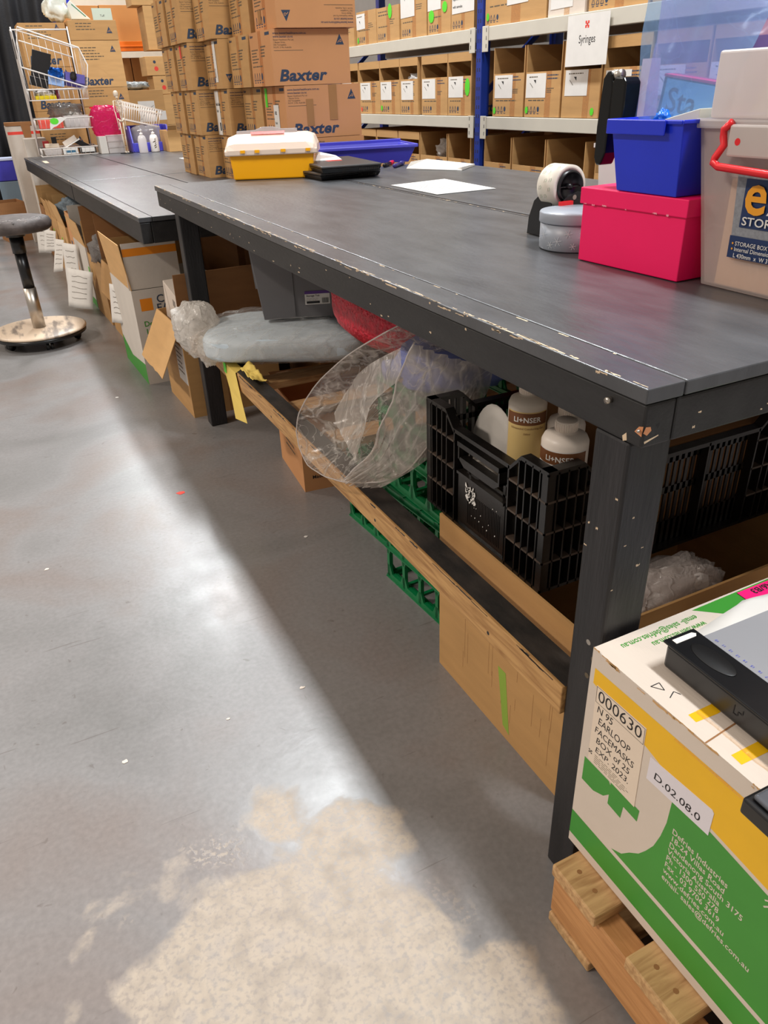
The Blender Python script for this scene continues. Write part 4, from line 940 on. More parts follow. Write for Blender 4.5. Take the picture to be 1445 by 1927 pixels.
def black_crate(loc, rz, label):
    t = thing('plastic_crate', label, 'crate', loc, rz)
    w_, d_, h_ = 0.60, 0.40, 0.238; f = faces(w_, d_, h_); mt = BLACKC
    b = MB(); b.box(-w_ / 2 + .004, -d_ / 2 + .004, 0.0, w_ / 2 - .004, d_ / 2 - .004, .005, mt); b.obj('base', t)
    for k, Ls in (('left', d_), ('right', d_), ('near', w_), ('back', w_)):
        b = MB(); crate_side(b, f[k], Ls, h_, Ls == d_, mt)
        if Ls == d_:
            fr = f[k]; x0, x1 = Ls * .30, Ls * .70
            b.prism([(x0, .004), (x1, .004), (x1, .118), (x0, .118)], F(fr.o - fr.n * .004, fr.u, fr.v, 0), .004, mt)
            for i in range(22): b.prism([(x0 + .035 + i * .0052, .02), (x0 + .037 + i * .0052, .02), (x0 + .037 + i * .0052, .09), (x0 + .035 + i * .0052, .09)], F(fr.o - fr.n * .003, fr.u, fr.v, 0), .002, mt)
            b.prism([(x0, .118), (x1, .118), (x1, .124), (x0, .124)], fr, .016, mt)
            # handle surround
            b.prism([(x0 + .01, .182), (x1 - .01, .182), (x1 - .01, .192), (x0 + .01, .192)], F(fr.o + fr.n * .006, fr.u, fr.v, 0), .022, mt)
            b.prism([(x0 + .01, .155), (x0 + .014, .155), (x0 + .014, .19), (x0 + .01, .19)], F(fr.o + fr.n * .004, fr.u, fr.v, 0), .02, mt)
            b.prism([(x1 - .014, .155), (x1 - .01, .155), (x1 - .01, .19), (x1 - .014, .19)], F(fr.o + fr.n * .004, fr.u, fr.v, 0), .02, mt)
            b.prism([(x0 + .01, .155), (x0 + .03, .142), (x1 - .03, .142), (x1 - .01, .155), (x1 - .01, .159), (x0 + .01, .159)], F(fr.o + fr.n * .003, fr.u, fr.v, 0), .018, mt)
            if k == 'left':
                rr = random.Random(11)
                for _ in range(26):
                    cx_, cy_ = x0 + .03 + rr.random() * .035, .075 + rr.random() * .03
                    b.decal([(cx_ + rr.uniform(.001, .006) * math.cos(a * PI / 3), cy_ + rr.uniform(.002, .010) * math.sin(a * PI / 3)) for a in range(6)], F(fr.o - fr.n * .0025, fr.u, fr.v, 0.0002), PAPER)
                for _ in range(12):
                    cx_, cy_ = x0 + .05 + rr.random() * .09, .03 + rr.random() * .07; s_ = rr.uniform(.001, .003)
                    b.decal([(cx_, cy_), (cx_ + s_, cy_ + s_ * .4), (cx_ + s_, cy_ + s_ * 1.6), (cx_, cy_ + s_)], F(fr.o - fr.n * .0025, fr.u, fr.v, 0.0002), PAPER)
        b.obj('side_wall', t)
    return t
black_crate((0.405, 0.482, 0.4115), rad(0), 'black plastic crate with torn white label holding bottles')
MILKY = film('milky_plastic', (238, 228, 214), 0.86, 0.35, 0.0, 5, glow_through=0.3)
GEL = mat('amber_gel', (196, 146, 58), 0.4); BROWN = mat('label_brown', (112, 66, 30), .5)
def bottle(x, y, z, label, r=0.033, h=0.125, gel=0.0, full=True, ang=-2.45, tall=1.0):
    t = thing('gel_bottle', label, 'bottle', (x, y, z), 0)
    bm_ = mat('bottle_white', (228, 216, 204), 0.4, var=0.03) if not gel else MILKY
    b = MB(); b.lathe([(r * .92, 0), (r, .004), (r, h - .012), (r * .90, h - .003), (r * .55, h + .003), (r * .42, h + .004), (r * .42, h + .006), (0, h + .006)], bm_, 36); b.obj('bottle_body', t)
    if gel: MB().lathe([(r * .9, 0.004), (r * .93, .008), (r * .93, gel), (0, gel)], GEL, 30).obj('gel', t)
    b = MB(); b.lathe([(r * .46, h + .0065), (r * .46, h + .022), (r * .43, h + .024), (0, h + .024)], mat('cap_white', (226, 212, 198), .35), 30)
    for k in range(30):
        a = k * 2 * PI / 30; c_ = (r * .465 * math.cos(a), r * .465 * math.sin(a)); b.box(c_[0] - .0006, c_[1] - .0006, h + .008, c_[0] + .0006, c_[1] + .0006, h + .021, mat('cap_white', (226, 212, 198), .35))
    b.obj('cap', t)
    b = MB(); z0, z1 = (h - .056, h - .021); n_ = 18; rl = r + .0006
    def arc(za, zb, mt, rr_, a0=-1.2, a1=1.2): b.add([(rr_ * math.cos(ang + a0 + (a1 - a0) * i / n_), rr_ * math.sin(ang + a0 + (a1 - a0) * i / n_), zz) for i in range(n_ + 1) for zz in (za, zb)], [(2 * i, 2 * i + 2, 2 * i + 3, 2 * i + 1) for i in range(n_)], mt, True)
    arc(0.01, z1 + .002, PAPER if full else mat('label_gold', (214, 184, 120), .5), rl); arc(z0 + .012, z1, BROWN, rl + .0004)
    def ctext(s, zc, size, mt, bold=0.01):
        vs, fs, wd = text_geo(s, bold, 0); sc = size
        out = []
        for px_, py_ in vs:
            a = ang + (px_ - wd / 2) * sc / rl; out.append(((rl + .0009) * math.cos(a), (rl + .0009) * math.sin(a), zc + py_ * sc))
        b.add(out, fs, mt)
    ctext('LI\u2726NSER' if False else 'LI+NSER', z0 + .018, .0135, PAPER, .02); ctext('Ultrasound Conducting Gel', z0 + .004, .0056, BROWN, 0); ctext('250ml', z0 - .006, .005, BROWN, 0)
    b.obj('bottle_label', t)
zb = 0.4172
bottle(0.186, 0.345, zb, 'nearest white bottle with a brown band in the black crate', 0.040, 0.261)
bottle(0.245, 0.415, zb, 'white bottle behind the nearest one, mostly hidden', 0.034, 0.252, ang=-2.3)
bottle(0.198, 0.470, zb, 'tall half-full gel bottle with amber gel in the black crate', 0.035, 0.284, gel=0.19, full=False, ang=-2.2)
b = MB()
def leafy(u, v): 
    a = u * 2 * PI; 
    return (0.185 + 0.006 * math.sin(a * 2) + 0.02 * v, 0.572 + (0.092 * v) * math.cos(a), 0.540 + (0.105 * v) * math.sin(a))
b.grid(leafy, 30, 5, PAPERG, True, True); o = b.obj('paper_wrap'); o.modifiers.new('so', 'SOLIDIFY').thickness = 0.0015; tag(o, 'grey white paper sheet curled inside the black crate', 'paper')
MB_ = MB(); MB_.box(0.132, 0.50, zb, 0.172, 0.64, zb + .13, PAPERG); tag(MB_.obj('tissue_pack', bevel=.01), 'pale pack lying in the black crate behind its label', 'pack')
MB_ = MB(); MB_.box(0.36, 0.31, zb, 0.68, 0.66, zb + .20, CARDD); tag(MB_.obj('inner_carton', bevel=.002), 'brown box standing inside the black crate behind the bottles', 'box')

# ------------------------------------------------------------------ green milk crates
def milk_crate(loc, rz, label, w_=0.33, d_=0.33, h_=0.29, mt=GREENP, group='green crates under the bench'):
    t = thing('milk_crate', label, 'crate', loc, rz, group); f = faces(w_, d_, h_)
    b = MB()
    for i in range(6): b.box(-w_ / 2 + .01, -d_ / 2 + .01 + i * (d_ - .03) / 5, 0, w_ / 2 - .01, -d_ / 2 + .02 + i * (d_ - .03) / 5, .006, mt); b.box(-w_ / 2 + .01 + i * (w_ - .03) / 5, -d_ / 2 + .01, .006, -w_ / 2 + .02 + i * (w_ - .03) / 5, d_ / 2 - .01, .01, mt)
    b.obj('base', t)
    for k, Ls in (('left', d_), ('right', d_), ('near', w_), ('back', w_)):
        b = MB(); fr = f[k]
        for z in (0.0, h_ * .33, h_ * .66, h_ - .016):
            b.prism([(0, z), (Ls, z), (Ls, z + .014), (0, z + .014)], fr, .012, mt)
            b.prism([(0, z), (Ls, z), (Ls, z + .003), (0, z + .003)], F(fr.o + fr.n * .006, fr.u, fr.v, 0), .02, mt)
        n_ = 4
        for i in range(n_ + 1):
            x = i * (Ls - .012) / n_
            b.prism([(x, 0), (x + .012, 0), (x + .012, h_), (x, h_)], fr, .010, mt)
            for z in (0.0, h_ * .33, h_ * .66):
                b.prism([(x - .012 if i else x, z + .014), (x + .024 if i < n_ else x + .012, z + .014), (x + .012, z + .04), (x, z + .04)], fr, .006, mt)
                zt = z + h_ * .33
                b.prism([(x, zt - .02), (x + .012, zt - .02), (x + .02 if i < n_ else x + .012, zt), (x - .008 if i else x, zt)], fr, .006, mt)
        b.obj('side_wall', t)
    return t
milk_crate((0.335, 0.855, 0), rad(4), 'green lattice crate on the floor touching the big plain carton')
milk_crate((0.385, 1.222, 0), rad(4), 'green lattice crate on the floor, farther from the camera')
milk_crate((0.345, 0.90, 0.291), rad(2), 'green lattice crate stacked above, behind the clear plastic bag')
milk_crate((0.72, 0.93, 0.0), rad(0), 'green lattice crate standing at the back below the bench')
milk_crate((0.74, 0.93, 0.291), rad(0), 'green lattice crate at the back, stacked behind the clear bag')
b = MB(); b.tube([(0.16, 0.985, 0.607), (0.30, 0.965, 0.607), (0.45, 0.95, 0.607)], 0.024, mat('periwinkle_foam', (104, 124, 200), .5, var=.05), 18); tag(b.obj('foam_roll'), 'periwinkle blue roll lying on the green crate under the clear bag', 'roll')
b = MB(); lump(b, (0.27, 0.86, 0.645), (0.12, 0.10, 0.058), mat('blue_cloth', (122, 134, 198), .7, var=.1, bump=.4, bs=20), 6.1, .2, 2, 18); tag(b.obj('blue_cloth'), 'bundle of blue cloth inside the clear bag', 'cloth')

# clear bag hanging over the rail
CB = film('clear_bag_inside', (232, 224, 216), 0.22, 0.16, 0.42, 13, 0.8, glow_through=0.4)
CB2 = film('clear_bag_dense', (236, 228, 220), 0.42, 0.18, 0.42, 11, 0.8, stretch=(1, 1.6, 0.6), glow_through=0.4)
ring = [(0.084, 0.700, 0.804), (0.058, 0.830, 0.737), (0.030, 0.945, 0.664), (-0.000, 1.050, 0.574), (-0.030, 1.088, 0.498), (-0.040, 1.092, 0.427), (-0.050, 0.980, 0.402), (-0.040, 0.822, 0.433), (-0.008, 0.720, 0.467), (0.051, 0.710, 0.472), (0.097, 0.710, 0.499), (0.175, 0.720, 0.570), (0.260, 0.750, 0.629), (0.298, 0.780, 0.674), (0.211, 0.760, 0.729), (0.142, 0.730, 0.775)]
def cr_closed(pts, u):
    n = len(pts); x = u * n; i = int(x) % n; f_ = x - int(x); p = [Vector(pts[(i + k) % n]) for k in (-1, 0, 1, 2)]
    return 0.5 * ((2 * p[1]) + (-p[0] + p[2]) * f_ + (2 * p[0] - 5 * p[1] + 4 * p[2] - p[3]) * f_ ** 2 + (-p[0] + 3 * p[1] - 3 * p[2] + p[3]) * f_ ** 3)
def cr_open(pts, u):
    n = len(pts) - 1; x = min(u * n, n - 1e-6); i = int(x); f_ = x - i; p = [Vector(pts[max(0, min(n, i + k))]) for k in (-1, 0, 1, 2)]
    return 0.5 * ((2 * p[1]) + (-p[0] + p[2]) * f_ + (2 * p[0] - 5 * p[1] + 4 * p[2] - p[3]) * f_ ** 2 + (-p[0] + 3 * p[1] - 3 * p[2] + p[3]) * f_ ** 3)
t = thing('plastic_bag', 'large open clear plastic bag spilling over the lower rail', 'bag')
cen = Vector((0.13, 0.88, 0.61))
def wr(q, amp, fr_, sd): return q + Vector((1, .3, .2)) * amp * (noise.fractal(q * fr_ + Vector((sd, 0, 0)), 0.9, 2.2, 4))
def back(u, v):
    q = cr_closed(ring, u); d = cen - q; s_ = v
    p = q + d * s_ + Vector((0.05 * math.sin(s_ * PI * .5) * (1 if s_ < 1 else 1), 0, 0)) * 1.0
    return tuple(wr(p, 0.022 * min(1, v * 5), 9, 1))
b = MB(); b.grid(back, 96, 22, CB, True, True); b.obj('bag_interior', t)
fold = [(0.092, 0.700, 0.762), (0.070, 0.700, 0.714), (0.045, 0.700, 0.663), (0.007, 0.700, 0.603), (-0.022, 0.710, 0.534), (-0.044, 0.780, 0.460)]
rgt = [(0.300, 0.740, 0.660), (0.282, 0.740, 0.603), (0.235, 0.730, 0.554), (0.169, 0.720, 0.509), (0.096, 0.710, 0.480), (0.015, 0.730, 0.445)]
def front(u, v):
    a = cr_open(fold, v); c_ = cr_open(rgt, v); p = a.lerp(c_, u) + Vector((-0.022, -0.004, 0.0)) * math.sin(u * PI)
    return tuple(wr(p, 0.014, 10, 4) + Vector((-.006, 0, 0)) * math.sin(u * 40 + v * 9 + 3 * noise.noise(p * 8)))
b = MB(); b.grid(front, 40, 50, CB2); b.obj('bag_front', t)
top = [(0.080, 0.692, 0.80), (0.10, 0.655, 0.80), (0.12, 0.610, 0.79), (0.13, 0.56, 0.785), (0.14, 0.45, 0.775), (0.16, 0.36, 0.74)]
def flapf(u, v):
    a = cr_open([(0.078, 0.700, 0.802), (0.174, 0.700, 0.750), (0.259, 0.720, 0.685), (0.330, 0.740, 0.64)], v); c_ = cr_open([(0.183, 0.850, 0.711), (0.266, 0.850, 0.655), (0.340, 0.850, 0.623), (0.417, 0.850, 0.60)], v)
    return tuple(wr(a.lerp(c_, u) + Vector((0, 0, .012)) * math.sin(u * PI), .010, 9, 6))
b = MB(); b.grid(flapf, 24, 20, CB2); b.obj('bag_flap', t)
EDG = film('bag_edge', (236, 230, 226), 0.7, 0.2, 0.1, 20)
b = MB(); b.tube([tuple(wr(cr_closed(ring, i / 90), .004, 25, 2)) for i in range(90)], 0.0016, EDG, 5, closed=True)
b.tube([tuple(front(0, i / 40)) for i in range(41)], 0.002, EDG, 5)
inner = [(0.02, 0.75, 0.74), (0.03, 0.80, 0.70), (0.030, 0.88, 0.62), (0.010, 0.93, 0.57)]
b.obj('bag_hem', t)
def fold2(u, v):
    a = cr_open([(0.093, 0.760, 0.735), (0.056, 0.860, 0.671), (0.039, 0.930, 0.603), (0.015, 0.980, 0.526)], v); c_ = cr_open([(0.074, 0.730, 0.679), (0.037, 0.800, 0.609), (0.017, 0.820, 0.531), (-0.006, 0.820, 0.472)], v)
    return tuple(wr(a.lerp(c_, u), .012, 11, 9))
b = MB(); b.grid(fold2, 20, 30, CB2); b.obj('bag_fold', t)
# red bubble wrap roll
RB = mat('red_bubble_wrap', (206, 16, 50), 0.28, var=0.3, vs=60, bump=0.9, bs=110)
b = MB(); lump(b, (0.44, 1.225, 0.685), (0.25, 0.31, 0.122), RB, 2.2, 0.05, 2, 40); tag(b.obj('bubble_wrap'), 'red bubble wrap bundle under the bench top', 'bubble wrap')
# blue pads in plastic
t = thing('bagged_pads', 'plastic bag of pale blue pads with knotted end over the rail', 'bag', (0, 0, 0))
PADM = mat('pale_blue_pad', (206, 222, 234), 0.55, var=0.05, vs=5, bump=0.2, bs=8)
b = MB(); b.X = Matrix.Translation((0.245, 1.905, 0.4535)) @ Matrix.Rotation(rad(-29), 4, 'Z'); lump(b, (0, 0, 0), (0.285, 0.20, 0.048), PADM, 5.5, 0.04, 1.5, 36, 0.42); o = b.obj('pads', t)
KNOT = film('knotted_film', (244, 240, 234), 0.78, 0.2, 0.25, 16, 0.7)
PF = film('pad_bag_film', (226, 220, 214), 0.14, 0.2, 0.26, 7, 0.5, stretch=(1, 2.2, 1))
b = MB(); b.X = Matrix.Translation((0.255, 1.905, 0.4545)) @ Matrix.Rotation(rad(-29), 4, 'Z'); lump(b, (0, 0, 0.004), (0.335, 0.215, 0.055), PF, 9.5, 0.10, 3.2, 48, 0.55); b.obj('bag_film', t)
b = MB(); lump(b, (-0.03, 2.13, 0.47), (0.078, 0.12, 0.092), KNOT, 3.1, 0.16, 2.0, 44, 0.85); o = b.obj('knotted_end', t)
b = MB(); lump(b, (-0.035, 1.985, 0.425), (0.028, 0.05, 0.05), KNOT, 7.1, 0.22, 2.4, 24); b.obj('bag_tail', t)
# grey storage tub
t = thing('storage_tub', 'large grey plastic storage tub under the bench', 'tub', (0.165, 1.93, 0.512), rad(0), None)
GT = mat('grey_tub_plastic', (112, 110, 112), 0.4, var=0.04)
b = MB(); b.X = Matrix.Rotation(rad(-20), 4, 'Z')
shell(b, (0.0, 0.0, 0.34, 0.52), (-0.03, -0.03, 0.37, 0.55), 0, 0.29, 0.004, GT); b.obj('tub_body', t, bevel=0.012, seg=3)
b = MB(); b.X = Matrix.Rotation(rad(-20), 4, 'Z')
b.beam((0.105, -0.003, 0.012), (0.105, -0.029, 0.27), 0.008, 0.006, GT, (0, 1, 0))
for i in range(8): b.beam((-0.016 + .000, 0.05 + i * .06, 0.10), (-0.029, 0.05 + i * .06, 0.28), 0.03, 0.008, GT, (1, 0, 0))
b.obj('rib', t)
b = MB(); b.X = Matrix.Rotation(rad(-20), 4, 'Z'); fr = F((0.145, -0.0045, 0.045), (1, 0, 0), (0, -.103, 1), .001)
b.prism([(0, 0), (0.085, 0), (0.085, .043), (0, .043)], fr, .0008, PAPER); b.rect(fr, 0, .037, .085, .047, mat('label_purple', (90, 50, 130), .5), 2); b.text('Storage Tub', fr, .005, .028, .009, INKK, .01, k=3)
b.rect(fr, .005, .004, .05, .012, INKK, 2)
for i in range(9): b.rect(fr, .058 + i * .0026, .004, .059 + i * .0026 + (.0006 if i % 2 else 0), .022, INKK, 2)
scribble(b, fr, .005, .02, .06, 2, .005, .0015, INKG, 3); b.obj('product_label', t)
# yellow tag over the rail, yellow cloth
YP = mat('yellow_paper', (236, 206, 104), .7, var=.03)
b = MB(); b.add([(-0.004, 1.93, 0.4015), (-0.004, 1.765, 0.4015), (-0.0065, 1.74, 0.36), (-0.012, 1.70, 0.32), (-0.02, 1.64, 0.272), (-0.016, 1.80, 0.232), (-0.008, 1.855, 0.32), (-0.0065, 1.90, 0.375), (0.03, 1.92, .4015), (.03, 1.80, .4015)], [(0, 7, 6, 3, 2, 1), (6, 5, 4, 3), (8, 0, 1, 9)], YP)
o = b.obj('paper_tag'); o.modifiers.new('so', 'SOLIDIFY').thickness = 0.0006; tag(o, 'yellow paper tag hanging over the lower rail', 'tag')
b = MB(); b.prism([(0, 0), (0.03, 0), (.03, .035), (0, .035)], F((-0.0075, 1.90, 0.370), (0, -1, 0), (0, 0, 1)), .0008, GREENT); tag(b.obj('green_tape'), 'bit of green tape on the yellow tag', 'tape')
b = MB(); sheet(b, [(0.01, 1.62, .412), (.05, 1.60, .41), (.055, 1.70, .42), (.015, 1.74, .412)], 10, 10, YP, .012, 40); sheet(b, [(0.02, 1.69, .412), (.05, 1.68, .41), (.055, 1.76, .43), (.015, 1.77, .415)], 10, 10, YP, .012, 40, 5)
o = b.obj('yellow_cloth'); o.modifiers.new('so', 'SOLIDIFY').thickness = 0.001; tag(o, 'crumpled yellow cloth lying on top of the lower rail', 'cloth')
# carton under lower shelf
def deco550(b, f):
    b.text('C100', f['near'], 0.03, 0.075, 0.025, INKK, .02); b.text('Made in China', f['near'], 0.03, 0.045, 0.018, INKK, .02)
    scribble(b, f['left'], .03, .26, .2, 5, .02, .007, INKG, 2); scribble(b, f['left'], .1, .14, .12, 3, .02, .007, INKG, 4)
open_box('cardboard_carton', 'printed carton on the floor below the lower rail, past the green crates', (0.30, 1.735, 0), rad(-5), 0.30, 0.31, 0.29, CARDO, (('N', .10, 80), ('B', .1, 85)), None, deco550)
open_box('cardboard_carton', 'plain carton at the back of the floor below the shelf boards', (0.78, 1.8, 0), rad(3), 0.34, 0.6, 0.27, CARDD, (), None)

# ------------------------------------------------------------------ cartons under the far benches
G2 = 'open cartons under the far benches'
def U(y, w_=0.42): return (XF(y) + w_ / 2, y, 0)
def deco_a(b, f):
    fr = f['left']; b.prism([(0.24, .14), (0.375, .14), (0.375, .30), (0.24, .30)][::1], F(fr.o, fr.u, fr.v, .001), .0005, PAPER); scribble(b, F(fr.o, fr.u, fr.v, .0015), .25, .28, .1, 6, .02, .006, INKG, 8)
    b.rect(f['near'], .16, 0, .21, .385, TAPE, .5)
open_box('cardboard_carton', 'brown open carton with torn hanging flap, beside the black leg', U(2.665), RZ2, 0.40, 0.385, 0.385, CARD, (('L', 0.22, 152, CARDL), ('N', 0.21, 4, CARDD), ('R', .12, 20)), None, deco_a)
b = MB(); b.X = Matrix.Translation((0.10, 2.72, 0.40)) @ Matrix.Rotation(rad(14), 4, 'X') @ Matrix.Rotation(rad(4), 4, 'Z'); b.box(-.10, -.09, -.10, .10, .09, .10, CARDW); 
b.line(F((-.10, .09, -.10), (0, -1, 0), (0, 0, 1)), [(.02, .19), (.09, .04), (.17, .02)], .002, INKG)
for i in range(7): b.rect(F((-.10, .09, -.10), (0, -1, 0), (0, 0, 1)), .12 + i * .005, .14, .122 + i * .005, .17, INKK)
tag(b.obj('white_box', bevel=.002), 'small white box poking out of the torn brown carton', 'box')
CW2 = mat('white_carton_card', (206, 198, 188), .65, var=.05, vs=7, bump=.1, bs=30); GRN = mat('carton_green', (62, 148, 50), .45, var=.05, vs=10); YLW = mat('carton_yellow', (240, 186, 20), .45, var=.05, vs=10); ORC = mat('carton_orange', (236, 140, 20), .5)
def deco_b(b, f):
    fr = f['near']; b.rect(fr, .03, .345, .085, .40, ORC); b.text('CBS', fr, .105, .375, .05, INK, .01); b.text('EAR', fr, .10, .335, .05, INK, .01)
    for i, s_ in enumerate(('Defries Industries', '18-24 Villas Road', 'Dandenong South', 'Victoria Australia', 'Ph - 1300 550 278')): b.text(s_, fr, .03, .275 - .035 * i, .034, GRN, .015)
    fl = f['left']; b.decal([(0, 0), (.5, 0), (.5, .10), (.2, .07), (0, .13)], fl, GRN)
open_box('cardboard_carton', 'white carton with green address print and white orange-striped flap', (0.09, 3.26, 0), RZ2, 0.42, 0.50, 0.44, CW2, (('B', 0.16, 2, CARD), ('L', .2, 6, CARDL)), None, deco_b)
b = MB(); b.X = Matrix.Translation((-.118, 3.012, .442)) @ Matrix.Rotation(RZ2, 4, 'Z'); b.box(0, 0, 0, .24, .004, .20, CW2); b.rect(F((0, 0, 0), (1, 0, 0), (0, 0, 1)), 0, .145, .24, .178, ORC); tag(b.obj('white_board'), 'white board with an orange stripe standing in the white carton', 'board')
def hang(y, z1, ln, wd, label, lean=0.03, green=True, seed=0, skew=0.02, off=0.012):
    """paper sheet hanging on the front of a carton"""
    x = XF(y) - off
    def fn(u, v):
        return (x - lean * v + 0.008 * math.sin(u * 5 + seed) * v - 0.36 * wd * (1 - u), y + (wd / 2 - wd * u) * .8 + skew * v, z1 - ln * v + 0.02 * u * v)
    t = thing('paper_note', label, 'paper', (0, 0, 0))
    b = MB(); b.grid(fn, 8, 8, PAPER, True); r_ = random.Random(seed)
    for i in range(5):
        v0 = .18 + i * .14; pts = [fn(.2 + .6 * k / 5, v0 + r_.uniform(-.015, .015)) for k in range(6)]
        b.tube([(p[0] - .0025, p[1], p[2]) for p in pts], .0012, INKG, 3)
    o = b.obj('note_sheet', t); o.modifiers.new('so', 'SOLIDIFY').thickness = 0.0008
    if green:
        q = MB(); q.box(x - .006, y - .012, z1 - .05, x - .003, y + .012, z1 + .012, GREENT); q.obj('green_tape', t)
hang(3.45, .385, .20, .17, 'white note with green tape on the white green-printed carton', seed=1)
open_box('cardboard_carton', 'brown open carton with tall upright back flap, past the white carton', U(3.86), RZ2, 0.42, 0.56, 0.40, CARD, (('B', 0.24, 2, CARDD), ('L', .18, 168), ('N', .17, 10)), None)
open_box('cardboard_carton', 'brown open carton stuffed with clear bubble wrap', U(4.45), RZ2, 0.42, 0.46, 0.36, CARD, (('B', 0.27, 0, CARDD), ('R', .2, 0, CARDD)), None)
b = MB(); p_ = U(4.40); lump(b, (p_[0] - .09, 4.40, .39), (.13, .17, .10), film('grey_bubble', (176, 172, 170), .6, .15, .3, 30, .6), 3.9, .3, 3, 22); tag(b.obj('bubble_wrap'), 'clear bubble wrap bulging from a brown carton', 'bubble wrap')
hang(4.62, .27, .245, .34, 'long handwritten white sheet reaching to the floor', seed=2, lean=.05)
def deco_e(b, f):
    fr = f['near']; b.rect(fr, .02, .3, .1, .36, ORC); b.rect(fr, .02, .05, .2, .28, CW2); b.rect(fr, .04, .1, .12, .26, INKG)
    b.rect(f['left'], 0, 0, .5, .05, GRN)
open_box('cardboard_carton', 'white sided carton with orange corner print, under the bench joint', U(4.98), RZ2, 0.42, 0.50, 0.38, CW2, (('N', .16, 3, CARDL), ('B', .2, 5), ('L', .15, 10, CARDL)), None, deco_e)
hang(5.1, .36, .28, .2, 'narrow white sheet on the white sided carton', seed=3, green=False)
def deco_f(b, f): b.rect(f['left'], .05, .22, .11, .33, INK)
open_box('cardboard_carton', 'tall narrow carton with a dark blue rectangle', U(5.40), RZ2, 0.40, 0.22, 0.52, CARDO, (), None, deco_f)
open_box('cardboard_carton', 'brown carton holding a bag, between the tall narrow one and the flapped ones', U(5.80), RZ2, 0.42, 0.44, 0.40, CARDL, (('B', .18, 3), ('L', .15, 12)), None)
b = MB(); p_ = U(5.75); lump(b, (p_[0] - .06, 5.75, .50), (.14, .13, .09), film('blue_grey_bag', (176, 192, 204), .6, .2, .3, 20, .5), 1.9, .3, 2.6, 20); tag(b.obj('plastic_bag'), 'pale blue plastic bag on the carton below the bench joint', 'bag')
hang(5.75, .30, .24, .14, 'thin white note beside the narrow carton', seed=4, lean=.06)
open_box('cardboard_carton', 'brown carton with one upright flap, under the far bench', U(6.22), RZ2, 0.42, 0.36, 0.40, CARD, (('B', .16, 0, CARDL), ('L', .12, 8)), None)
hang(6.2, .31, .17, .20, 'small white note with a dark arrow mark', seed=5)
open_box('cardboard_carton', 'brown carton with tall pale flap, second from the far end', U(6.60), RZ2, 0.42, 0.36, 0.40, CARD, (('B', .18, 0, CARDL), ('L', .1, 8)), None)
hang(6.55, .34, .26, .26, 'wide striped white sheet near the far end carton', seed=6, green=False)
open_box('cardboard_carton', 'brown carton under the far end of the farthest bench', U(6.98), RZ2, 0.42, 0.34, 0.42, CARDD, (('B', .14, 3, CARDL),), None)

for i, (x_, y_, w__, d__, h__, z_) in enumerate(((1.03, .42, .32, .5, .62, 0), (.98, 1.98, .36, .5, .42, .345), (.98, 1.42, .36, .56, .38, .345))):  # cartons added at the back to darken the space under the near bench
    open_box('cardboard_carton', ('tall brown carton deep under the near bench, behind the black crate', 'tall brown carton deep under the near bench, behind the grey tub', 'brown carton deep under the near bench, behind the red bubble wrap')[i], (x_, y_, z_), rad(2), w__, d__, h__, CARDD, (('L', .1, 60),))
for i in range(4):  # back row added to block light under the far benches
    y_ = 2.95 + i * 1.02
    open_box('cardboard_carton', ('dark brown carton in the back row under the far bench, behind the torn carton', 'dark brown carton in the back row, behind the upright flaps', 'dark brown carton in the back row, behind the tall narrow carton', 'dark brown carton in the back row at the far bench end')[i], (XF(y_) + .82, y_, 0), RZ2, 0.42, 0.90, 0.56, CARDD, (('L', .1, 5),))
# ------------------------------------------------------------------ stool
t = thing('rolling_stool', 'round worn grey rolling stool on a flat disc base', 'stool', (-0.499, 4.086, 0))
SEAT = mat('worn_vinyl', (50, 43, 41), .6, var=.3, vs=12, rgb2=(100, 90, 86), bump=.3, bs=30); SEATL = mat('seat_rips', (196, 188, 182), .6, var=.3, vs=40)
b = MB(); b.lathe([(0.0, .602), (.175, .602), (.192, .615), (.196, .64), (.186, .66), (.165, .668), (0, .664)], SEAT, 48)
r_ = random.Random(2)
for _ in range(60):
    a = r_.uniform(-2.9, -.3); rr_ = r_.uniform(.10, .185); z_ = .6675 if rr_ < .165 else .6675 - (rr_ - .165) * .4
    p = (rr_ * math.cos(a), rr_ * math.sin(a)); s_ = r_.uniform(.002, .008)
    b.add([(p[0] - s_, p[1], z_ + .001), (p[0] + s_ * .6, p[1] - s_, z_ + .001), (p[0] + s_, p[1] + s_ * .5, z_ + .001), (p[0] - s_ * .3, p[1] + s_ * .7, z_ + .001)], [(0, 1, 2, 3)], SEATL if r_.random() < .6 else BLACKP)
b.obj('seat', t)
MB().lathe([(.05, .575), (.05, .6015), (0, .6015)], BLACKP, 20).obj('seat_mount', t)
MB().lathe([(.036, .49), (.036, .5745), (0, .5745)], BLACKP, 24).obj('collar', t)
MB().lathe([(.030, .305), (.030, .4895), (0, .4895)], BLACKP, 24).obj('gas_lift', t)
MB().lathe([(.034, .086), (.034, .3045), (0, .3045)], CHROME, 28).obj('column', t)
BS = mat('scuffed_base', (206, 184, 160), .35, var=.1, vs=5, rgb2=(130, 116, 104), vth=(.52, .66), stretch=(4, 1, 1))
MB().lathe([(.242, .068), (.25, .072), (.25, .08), (.24, .085), (0, .0855)], BS, 64).obj('base_disc', t)
MB().lathe([(.225, .045), (.245, .05), (.247, .067), (0, .067)], BLACKP, 48).obj('base_skirt', t)
